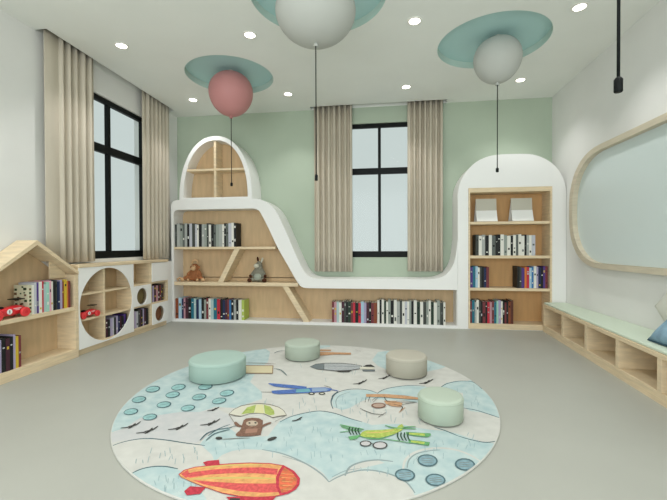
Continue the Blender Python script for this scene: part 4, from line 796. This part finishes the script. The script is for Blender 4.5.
for (y0, y1, z0, z1, cy, cz) in ((4.001, 4.324, .344, .584, 4.155, .455), (4.351, 4.699, .064, .324, 4.51, .185)):
    bm = bmesh.new(); plate(bm, rect(y0, y1, z0, z1), [circ(cy, cz, .098, 40)], XC-.012, XC+.002, PYZ); link('hole_panel', bm, m_white, t)
    bm = bmesh.new(); revolve(bm, [(.102, 0), (.102, .003)], XC-.05, cy, cz, 40, axis='x'); link('hole_back', bm, mat('brown_board', (128, 86, 62) if cz < .3 else (140, 122, 78), .7, .2) if cz < .3 else mat('olive_board', (116, 102, 68), .7, .2), t)
bm = bmesh.new(); box(bm, XC-.012, XC+.002, 4.351, 4.699, .606, .846); link('door', bm, m_white, t, bevel=.002)

# ---------------------------------------------------------------- house-shaped bookcase
t = empty('house_bookcase', (-3.0, 2.78, 0), 'oak bookcase shaped like a little gabled house by the left edge', 'bookcase')
HY0, HY1, HR = 2.34, 3.208, 2.785
bm = bmesh.new(); box(bm, XB+.013, XC, HY1-.034, HY1, .083, .788); link('side_panel', bm, m_oak, t)
bm = bmesh.new(); box(bm, XB+.013, XC, HY0, HY0+.034, .083, .788); link('side_panel', bm, m_oak, t)
bm = bmesh.new(); box(bm, XB, XC, HY0, HY1, .0, .082); link('base', bm, m_oakh, t, bevel=.002)
bm = bmesh.new(); plate(bm, [(HY0, .083), (HY1, .083), (HY1, .775), (HR, 1.085), (HY0, .775)], [], XB, XB+.012, PYZ); link('back_board', bm, m_oakb, t)
bm = bmesh.new(); box(bm, XB+.013, XC-.002, HY0+.035, HY1-.035, .452, .486); link('shelf', bm, m_oakh, t, bevel=.002)
def roof_strip(ya, yb_):                       # the sloping board between two distances along the wall
    f = lambda y, a, b: a + (b-a)*abs(y-HR)/(HY1+.003-HR)
    return [(ya, f(ya, 1.068, .789)), (ya, f(ya, 1.108, .816)), (yb_, f(yb_, 1.108, .816)), (yb_, f(yb_, 1.068, .789))]
bm = bmesh.new(); plate(bm, roof_strip(HR, 3.012), [], XB+.013, XC+.004, PYZ); plate(bm, roof_strip(3.0122, HY1+.003), [], -3.014, XC+.004, PYZ); plate(bm, [(3.0122, .76), (HY1-.0345, .76), (HY1-.0345, .8125), (3.0122, .9178)], [], -3.026, -3.0145, PYZ); link('roof_panel', bm, m_oak, t)
bm = bmesh.new(); plate(bm, roof_strip(HY0-.003, HR)[::-1], [], XB+.013, XC+.004, PYZ); link('roof_panel', bm, m_oak, t)

# ---------------------------------------------------------------- bench
t = empty('storage_bench', (2.0, 3.6, 0), 'long low oak bench with open cubbies and a mint seat pad along the right side', 'bench')
BY0, BY1 = 1.9, 4.893
xf = lambda y: 1.787 + (y-2.76)*.0529
XRR = XR-.003
def bench(name, parts, m, bevel=0, inset=0):
    b = bmesh.new()
    for (d0, d1, y0, y1, z0, z1) in parts:        # d0, d1: 0 at the front, 1 at the wall side
        v = box(b, d0, d1, y0, y1, z0, z1)
        for q in v: q.co.x = (xf(q.co.y) + q.co.x) if q.co.x < .3 else XRR
    return link(name, b, m, t, bevel=bevel)
bench('base', [(.004, 1, BY0, BY1, 0, .078)], m_oakh)
bench('top_board', [(0, 1, BY0, BY1, .302, .334)], m_oakh, .002)
for y0_, y1_ in ((4.845, BY1), (4.285, 4.33), (3.755, 3.80), (3.225, 3.27), (2.72, 2.765), (2.215, 2.26), (BY0, 1.935)): bench('upright', [(.002, 1, y0_, y1_, .079, .301)], m_oak)
b = bmesh.new(); box(b, 2.13, XRR, BY0+.036, BY1-.05, .079, .301); link('back_board', b, m_oakb, t)
bench('seat_pad', [(.012, 1, BY0+.004, BY1-.012, .335, .356)], m_pad, .006)

# ---------------------------------------------------------------- board with rounded oak frame on the right wall
t = empty('framed_board', (XR, 3.4, 1.43), 'large rounded pale board in a thick oak frame on the right wall', 'mirror')
zc, hz = 1.430, .612
def rounded(y0, y1, z0, z1, r, n=14, e=2.3):
    pts = []
    for cy, cz, a0 in ((y1-r, z1-r*.92, 0), (y0+r, z1-r*.92, PI/2), (y0+r, z0+r*.92, PI), (y1-r, z0+r*.92, 1.5*PI)):
        for i in range(n+1):
            a = a0 + PI/2*i/n; c_, s_ = math.cos(a), math.sin(a)
            pts.append((cy + r*math.copysign(abs(c_)**(2/e), c_), cz + r*.92*math.copysign(abs(s_)**(2/e), s_)))
    return pts
ro = rounded(1.55, 4.705, .815, 2.055, .64); ri = rounded(1.61, 4.625, .868, 1.998, .585)
b = bmesh.new(); plate(b, ro, [ri], XR-.064, XR-.002, PYZ); link('frame', b, m_frame, t, bevel=.004)
b = bmesh.new(); plate(b, rounded(1.605, 4.630, .864, 2.003, .59), [], XR-.012, XR-.003, PYZ); link('board_glass', b, m_glassw, t)

# ---------------------------------------------------------------- books
def bcol(c): return mat('book_%d_%d_%d' % c, c, .55, .3)
m_page = mat('book_pages', (226, 220, 202), .8, .1)
BW, LG, DG, BK = (226, 225, 216), (168, 172, 168), (96, 102, 98), (30, 32, 32)
NAMES = {BW: 'white', LG: 'light grey', DG: 'dark grey', BK: 'black', (150, 158, 150): 'grey-green', (190, 192, 200): 'silver grey', (66, 70, 66): 'charcoal', (118, 56, 60): 'maroon', (92, 54, 44): 'dark brown', (136, 74, 48): 'rust brown',
 (166, 196, 214): 'light blue', (36, 46, 80): 'navy', (186, 140, 150): 'dusty pink', (72, 40, 52): 'dark plum', (40, 110, 130): 'teal', (58, 116, 170): 'blue', (190, 50, 66): 'red', (84, 60, 130): 'purple', (170, 160, 190): 'lilac', (206, 178, 60): 'yellow',
 (176, 196, 96): 'lime green', (170, 196, 196): 'pale teal', (208, 122, 60): 'orange', (160, 206, 190): 'mint', (44, 62, 50): 'dark green', (224, 168, 184): 'pink'}
K = {v: k for k, v in NAMES.items()}
ORD = ['first', 'second', 'third', 'fourth', 'fifth', 'sixth', 'seventh', 'eighth', 'ninth', 'tenth', 'eleventh', 'twelfth', 'thirteenth', 'fourteenth', 'fifteenth', 'sixteenth', 'seventeenth', 'eighteenth', 'nineteenth', 'twentieth', 'twenty-first', 'twenty-second', 'twenty-third', 'twenty-fourth', 'twenty-fifth', 'twenty-sixth', 'twenty-seventh', 'twenty-eighth', 'twenty-ninth', 'thirtieth']
def book_row(cols, a0, a1, z0, h, front, depth, where, group, facing='y', seed=0, marks=True):
    """cols left to right as seen; a runs along the shelf"""
    rnd = random.Random(seed); ws = [rnd.uniform(.75, 1.3) for _ in cols]; s = (a1-a0)/sum(ws); a = a0
    for i, (cn, w) in enumerate(zip(cols, ws)):
        w *= s; hh = h*rnd.uniform(.90, 1.0); dd = depth*rnd.uniform(.92, 1); fo = rnd.uniform(0, .008)
        c = K[cn]; b = bmesh.new(); th = .0025; x0, x1 = a+.0006, a+w-.0006
        def bx(u0, u1, d0, d1, q0, q1, mi):
            if facing == 'y': box(b, u0, u1, front+fo+d0, front+fo+d1, z0+q0, z0+q1, mi)
            else: box(b, front-fo-d1, front-fo-d0, u0, u1, z0+q0, z0+q1, mi)
        bx(x0, x0+th, th, dd, .0006, hh, 0); bx(x1-th, x1, th, dd, .0006, hh, 0); bx(x0, x1, 0, th, .0006, hh, 0)
        bx(x0+th, x1-th, th, dd-.006, .005, hh-.006, 1)
        acc = rnd.choice([BW, LG, BK, (206, 178, 60), (190, 192, 200)]) if marks else rnd.choice([BK, DG, BW])
        if acc == c: acc = BK if c != BK else BW
        for k in range(rnd.choice([0, 1, 1, 2])):
            q = hh*rnd.uniform(.1, .8); ql = hh*rnd.uniform(.02, .12); bx(x0+w*.22, x1-w*.22, -.0008, 0, q, min(q+ql, hh*.95), 2)
        o = link('book', b, [bcol(c), m_page, bcol(acc)])
        tag(o, f'{cn} book standing {ORD[i]} from left {where}', 'book', group)
        a += w
yb = YC+.028
book_row('charcoal,light grey,grey-green,dark grey,light grey,black,silver grey,charcoal,silver grey,white,black,light grey,grey-green,charcoal,white,black,dark grey,grey-green,light grey,white,black,dark grey,silver grey,white,black'.split(','), -2.942, -2.04, 1.0455, .335, yb, .19, 'on upper shelf of wavy bookcase', 'grey and white books on the upper shelf of the wavy bookcase', seed=1, marks=False)
book_row('rust brown,light blue,navy,dusty pink,dark plum,black,teal,pale teal,navy,light blue,black,grey-green,maroon,white,pale teal,teal,red,black,navy,dark plum,maroon,blue,black,light grey,black,white,lime green'.split(','), -2.942, -1.93, .0355, .295, yb, .19, 'on bottom left of wavy bookcase', 'mixed books on the bottom left of the wavy bookcase', seed=2)
book_row('maroon,dusty pink,pale teal,white,dark plum,charcoal,black,dark green,maroon,red,black,red,light blue,lilac,dark plum,black,maroon,rust brown'.split(','), -.71, -.115, .0355, .290, yb, .19, 'of coloured run below back window', 'coloured books below the back window', seed=3)
book_row('white,black,white,dark green,white,grey-green,black,white,light grey,charcoal,white,silver grey,white,grey-green,black,white,dark green,white,charcoal,grey-green,white,dark green,white,grey-green,charcoal,white'.split(','), -.11, .755, .0355, .315, yb, .19, 'of pale run below back window', 'white and dark books below the back window', seed=4, marks=False)
book_row('charcoal,white,light grey,black,white,dark grey,black,black,white,grey-green,white,black,white,dark grey,white,white,black,light grey,white,silver grey'.split(','), 1.125, 1.83, .9245, .27, yb, .19, 'on second shelf of arched bookcase', 'black and white books in the arched bookcase', seed=5, marks=False)
book_row('purple,teal,light blue,white,charcoal,black,navy,maroon'.split(','), 1.056, 1.285, .5195, .275, yb, .19, 'in left run, third shelf of arched bookcase', 'left run of books on the third shelf of the arched bookcase', seed=6)
book_row('black,charcoal,purple,orange,red,light blue,blue,white,lilac,navy,black,purple,maroon'.split(','), 1.62, 1.975, .5195, .275, yb, .19, 'in right run, third shelf of arched bookcase', 'right run of books on the third shelf of the arched bookcase', seed=7)
book_row('maroon,teal,light grey,white,charcoal,black,maroon,black,red,dusty pink,maroon,teal,mint,lilac,white,black,maroon,black,rust brown,dark brown'.split(','), 1.056, 1.575, .0705, .295, yb, .19, 'on lowest shelf of arched bookcase', 'books on the lowest shelf of the arched bookcase', seed=8)
xf0 = XC-.015
book_row('white,silver grey,purple,white,red,pale teal,mint,pink,white,black,charcoal,navy,lilac,rust brown,yellow,orange,maroon'.split(','), 2.752, 3.135, .4865, .27, xf0, .16, 'on upper shelf of house bookcase', 'books on the upper shelf of the house bookcase', 'x', seed=9)
book_row('lilac,black,white,lilac,black,dark plum,black,lilac,yellow,maroon'.split(','), 2.40, 2.655, .0825, .275, xf0, .16, 'on bottom of house bookcase', 'books on the bottom of the house bookcase', 'x', seed=10)
book_row('dark plum,black,lilac,silver grey,black,lilac,navy,dark plum,black,purple,black'.split(','), 3.60, 3.93, .0855, .205, XC-.03, .15, 'in the round-fronted cabinet', 'books at the bottom right of the round opening', 'x', seed=11)
book_row('maroon,lilac,silver grey,charcoal,dark plum,black,lilac,dark plum,black'.split(','), 4.01, 4.30, .0855, .215, XC-.02, .15, 'in lower cubby beside round opening', 'books in the lower cubby beside the round opening', 'x', seed=12)
book_row('charcoal,lilac,dark plum,dusty pink,black,maroon,charcoal,dark plum'.split(','), 4.36, 4.63, .3435, .215, XC-.02, .15, 'in cubby above the brown hole', 'books in the cubby above the brown hole', 'x', seed=13)

# picture book with a leafy cover, first of the upper row in the house bookcase
b = bmesh.new(); box(b, XC-.16, XC-.02, 2.7235, 2.7265, .4868, .735, 0); box(b, XC-.16, XC-.02, 2.7475, 2.7505, .4868, .735, 0); box(b, XC-.0225, XC-.02, 2.7266, 2.7474, .4868, .735, 0); box(b, XC-.155, XC-.023, 2.7266, 2.7474, .491, .73, 1)
rl_ = random.Random(21)
for k in range(26):
    xx, zz, q = XC-rl_.uniform(.035, .145), rl_.uniform(.50, .72), rl_.uniform(.005, .014); box(b, xx-q, xx+q, 2.7226, 2.7234, zz-q*.8, zz+q*.8, 2 if k % 3 else 3)
for k in range(7):
    zz = .505+k*.031; box(b, XC-.0199, XC-.0192, 2.728, 2.746, zz, zz+.017, 2 if k % 2 else 3)
o = link('picture_book', b, [mat('cream_cover', (206, 204, 176), .6, .2), m_page, mat('leaf_print', (52, 70, 46), .6, .2), mat('brown_print', (112, 84, 62), .6, .2)])
tag(o, 'picture book with cream and dark green leafy cover beside the toy racing car', 'book')

# open white display books
def display_book(x, label):
    b = bmesh.new(); w = .25
    def slab(p, q, th=.012):
        (y0, z0), (y1, z1) = p, q; d = Vector((y1-y0, z1-z0)).normalized(); n = Vector((d.y, -d.x))*th
        plate(b, [(y0, z0), (y1, z1), (y1+n.x, z1+n.y), (y0+n.x, z0+n.y)], [], x, x+w, PYZ)
    slab((YC+.035, 1.3560), (YC+.085, 1.495)); o = link('lower_cover', b, m_white)
    t = empty('display_book', (x+w/2, YC+.06, 1.35), label, 'book', 'white display books')
    o.parent = t; o.matrix_parent_inverse = Matrix.Translation(-t.location)
    b = bmesh.new(); slab((YC+.086, 1.496), (YC+.100, 1.645)); link('upper_cover', b, mat('display_shaded_white', (196, 192, 178), .6, .2), t)  # upper page of the white book greyed to stand for its shade
    b = bmesh.new(); slab((YC+.105, 1.62), (YC+.20, 1.3560), .006); link('prop', b, m_white, t)
display_book(1.14, 'white display book propped open on the top shelf of the arched bookcase, left one')
display_book(1.565, 'white display book propped open on the top shelf of the arched bookcase, right one')

# ---------------------------------------------------------------- toys
def remesh(o, v=.006):
    m = o.modifiers.new('blend', 'REMESH'); m.mode = 'VOXEL'; m.voxel_size = v; m.use_smooth_shade = True
    s = o.modifiers.new('soft', 'SMOOTH'); s.factor = .8; s.iterations = 6
# racing cars
m_red = mat('toy_red_paint', (214, 34, 44), .35, .5, coat=.4); m_redw = mat('toy_wheel_red', (222, 60, 62), .5, .4)
def toy_car(x, y, z, s, label):
    t = empty('toy_race_car', (x, y, z), label, 'toy car', 'red toy racing cars')
    def P(n, b, m, bev=0, par=None):
        bmesh.ops.scale(b, verts=b.verts, vec=(s, s, s)); bmesh.ops.translate(b, verts=b.verts, vec=(x, y, z)); return link(n, b, m, par or t, bevel=bev)
    b = bmesh.new()          # body: long nose, rounded tail; length along y
    rings = []
    for yy, w, z0, z1 in ((-.165, .018, .030, .052), (-.15, .030, .022, .064), (-.10, .038, .018, .078), (-.02, .042, .018, .088), (.03, .043, .018, .092), (.08, .040, .020, .100), (.13, .030, .026, .090), (.165, .014, .036, .066)):
        rings.append([b.verts.new((w*math.copysign(abs(math.cos(a))**.7, math.cos(a)), yy, (z0+z1)/2 + (z1-z0)/2*math.copysign(abs(math.sin(a))**.7, math.sin(a)))) for a in [2*PI*i/16 for i in range(16)]])
    for p, q in zip(rings, rings[1:]):
        for i in range(16): b.faces.new((p[i], p[(i+1) % 16], q[(i+1) % 16], q[i])).smooth = True
    b.faces.new(rings[0]); b.faces.new(rings[-1]); body = P('body', b, m_red)
    for sx in (-1, 1):
        for yy in (-.105, .115):
            b = bmesh.new(); revolve(b, [(.034, -.012), (.038, -.008), (.038, .008), (.034, .012)], sx*.058, yy, .0385, 24, axis='x'); wh = P('wheel', b, m_redw)
            b = bmesh.new(); revolve(b, [(.012, -.001), (.012, .003)], sx*.058+(.0105 if sx > 0 else -.013), yy, .0385, 16, axis='x'); P('hub', b, m_red, par=wh)
    for yy in (-.105, .115):
        b = bmesh.new(); tube(b, [(-.058, yy, .0385), (.058, yy, .0385)], .005); P('axle', b, m_black)
    b = bmesh.new(); ball(b, (0, -.045, .088), (.024, .034, .014)); P('cockpit', b, m_black)
    b = bmesh.new(); revolve(b, [(.021, 0), (.021, .0022)], .0425, .0, .056, 28, axis='x'); nd = P('number_disc', b, m_white, par=body)
    b = bmesh.new(); box(b, .0449, .0458, -.0025, .0025, .043, .068); box(b, .0449, .0458, -.0055, -.0024, .061, .065); P('number_one', b, m_black, par=body)
    b = bmesh.new(); box(b, .0385, .0405, .034, .10, .070, .078); box(b, .0385, .0412, .034, .085, .060, .066); P('side_stripe', b, mat('toy_stripe', (240, 190, 190), .5, .3))
    b = bmesh.new(); box(b, -.045, .045, .060, .125, .140, .147); rw = P('rear_wing', b, m_black)
    b = bmesh.new(); tube(b, [(-.02, .10, .09), (-.03, .10, .141)], .0025); tube(b, [(.02, .10, .09), (.03, .10, .141)], .0025); P('wing_strut', b, mat('toy_wire', (180, 160, 130), .5), par=rw)
toy_car(-2.965, 2.561, .4865, 1.0, 'red wooden toy racing car with a numbered disc on the house bookcase')
toy_car(-2.968, 3.372, .3425, .80, 'small red toy racing car inside the round opening of the low cabinet')

# brown monkey plush
m_brown = mat('brown_plush', (164, 108, 72), .95, .05, bump=.5, bscale=200, noise=.15, nscale=40); m_tan = mat('tan_plush', (206, 170, 130), .95, .05, bump=.4, bscale=200)
t = empty('plush_monkey', (-2.70, 5.02, .556), 'brown plush monkey slumped with a curled tail on the middle shelf of the wavy bookcase', 'soft toy')
X, Y, Z = -2.69, 5.02, .556
b = bmesh.new()
ball(b, (X, Y, Z+.075), (.062, .05, .075)); ball(b, (X, Y-.005, Z+.165), (.05, .045, .05))
for s in (-1, 1):
    tube(b, [(X+s*.03, Y-.01, Z+.035), (X+s*.085, Y-.035, Z+.055), (X+s*.125, Y-.055, Z+.03)], [.03, .025, .02], 10)
    tube(b, [(X+s*.045, Y, Z+.125), (X+s*.085, Y-.02, Z+.085), (X+s*.06, Y-.05, Z+.03)], [.022, .019, .016], 10)
    ball(b, (X+s*.052, Y, Z+.17), (.018, .01, .02))
o = link('body', b, m_brown, t); remesh(o)
b = bmesh.new(); ball(b, (X, Y-.045, Z+.155), (.03, .02, .026)); ball(b, (X-.014, Y-.043, Z+.178), (.015, .01, .016)); ball(b, (X+.014, Y-.043, Z+.178), (.015, .01, .016)); link('face', b, m_tan, t)
for s in (-1, 1):
    b = bmesh.new(); ball(b, (X+s*.014, Y-.054, Z+.18), (.004, .003, .005)); link('eye', b, m_black, t)
    b = bmesh.new(); ball(b, (X+s*.135, Y-.06, Z+.024), (.026, .022, .02)); link('foot', b, m_tan, t)
    b = bmesh.new(); ball(b, (X+s*.06, Y-.062, Z+.022), (.015, .015, .016)); link('hand', b, m_tan, t)
b = bmesh.new(); tube(b, [(X-.04, Y+.03, Z+.03), (X-.11, Y+.01, Z+.015), (X-.14, Y-.03, Z+.03), (X-.18, Y-.05, Z+.045), (X-.200, Y-.065, Z+.03), (X-.185, Y-.07, Z+.013)], [.011]*5+[.008], 8); link('tail', b, m_tan, t)
b = bmesh.new(); tube(b, [(X+.005+.04*math.cos(a), Y-.01, Z+.222+.035*math.sin(a)) for a in [PI*i/10*1.25-.4 for i in range(11)]], .011, 8); link('hat_loop', b, m_tan, t)
t.scale = (1.14, 1.14, 1.18)

# grey plush
m_grey = mat('grey_plush', (136, 134, 120), .95, .05, bump=.5, bscale=200, noise=.1, nscale=40); m_pale = mat('pale_plush', (206, 202, 184), .95, .05, bump=.4, bscale=200); m_dk = mat('dark_brown_plush', (78, 48, 34), .95, .05)
t = empty('plush_donkey', (-1.75, 5.02, .556), 'grey plush animal with a pale muzzle sitting on the middle shelf of the wavy bookcase', 'soft toy')
X, Y, Z = -1.745, 5.02, .556
b = bmesh.new(); ball(b, (X, Y, Z+.10), (.085, .07, .10)); ball(b, (X, Y, Z+.17), (.06, .052, .08)); ball(b, (X+.005, Y-.005, Z+.235), (.048, .045, .055))
for s in (-1, 1):
    tube(b, [(X+s*.045, Y, Z+.165), (X+s*.085, Y-.02, Z+.12), (X+s*.10, Y-.04, Z+.08)], [.024, .021, .017], 10)
    tube(b, [(X+s*.03, Y-.02, Z+.04), (X+s*.075, Y-.05, Z+.035), (X+s*.095, Y-.07, Z+.03)], [.034, .03, .026], 10)
o = link('body', b, m_grey, t); remesh(o)
b = bmesh.new(); ball(b, (X-.02, Y-.045, Z+.225), (.038, .03, .032)); link('muzzle', b, m_pale, t)
b = bmesh.new(); ball(b, (X+.0, Y-.058, Z+.075), (.055, .02, .05)); link('belly_patch', b, mat('belly_plush', (160, 166, 152), .95, .05), t)
for s in (-1, 1):
    b = bmesh.new(); ball(b, (X+s*.105, Y-.085, Z+.03), (.032, .026, .029)); link('foot', b, m_dk, t)
    b = bmesh.new(); ball(b, (X+s*.105, Y-.05, Z+.085), (.02, .018, .022)); link('hand', b, m_dk, t)
    b = bmesh.new(); ball(b, (X-.02+s*.017, Y-.05, Z+.262), (.0045, .004, .006)); link('eye', b, m_black, t)
b = bmesh.new(); ball(b, (X-.015, Y, Z+.315), (.015, .012, .036), Matrix.Rotation(-.15, 3, 'Y')); link('ear', b, m_dk, t)
b = bmesh.new(); ball(b, (X+.045, Y, Z+.30), (.015, .012, .04), Matrix.Rotation(.35, 3, 'Y')); link('ear', b, m_pale, t)

# ---------------------------------------------------------------- pillows on the bench
def pillow(name, loc, rot, w, h, th, m, label, trim=None):
    b = bmesh.new(); n = 18
    for s in (1, -1):
        g = [[b.verts.new(((u/n*2-1)*w/2*(1-.05*(1-abs(v/n*2-1)**2)), s*th/2*((1-(u/n*2-1)**4)*(1-(v/n*2-1)**4))**.55, (v/n*2-1)*h/2*(1-.05*(1-abs(u/n*2-1)**2)))) for v in range(n+1)] for u in range(n+1)]
        for i in range(n):
            for j in range(n): b.faces.new((g[i][j], g[i+1][j], g[i+1][j+1], g[i][j+1])).smooth = True
    bmesh.ops.remove_doubles(b, verts=b.verts, dist=.0004)
    o = link(name, b, m); o.location = loc; o.rotation_euler = rot; tag(o, label, 'pillow', 'pillows on the bench')
    if trim:
        e = bmesh.new(); P = [(-w/2, -h/2), (0, -h/2*.95), (w/2, -h/2), (w/2*.95, 0), (w/2, h/2), (0, h/2*.95), (-w/2, h/2), (-w/2*.95, 0), (-w/2, -h/2)]
        tube(e, [(p, 0, q) for p, q in P], .006, 8); q = link('piping', e, trim); q.parent = o
    return o
m_bl = mat('blue_pillow_cloth', (140, 170, 188), .9, .05, noise=.12, nscale=14, bump=.2, bscale=120); m_bd = mat('slate_piping', (70, 96, 112), .8, .1)
pillow('pillow', (1.995, 2.79, .497), (math.radians(-42), 0, math.radians(-93)), .42, .36, .11, m_bl, 'blue pillow with dark piping leaning on the bench at the right edge', m_bd)
pillow('pillow', (2.144, 3.145, .5585), (0, math.radians(45), math.radians(-90)), .285, .285, .05, mat('pale_pillow_cloth', (214, 214, 204), .9, .05, bump=.2, bscale=120), 'off-white pillow standing behind the blue pillow on the bench')
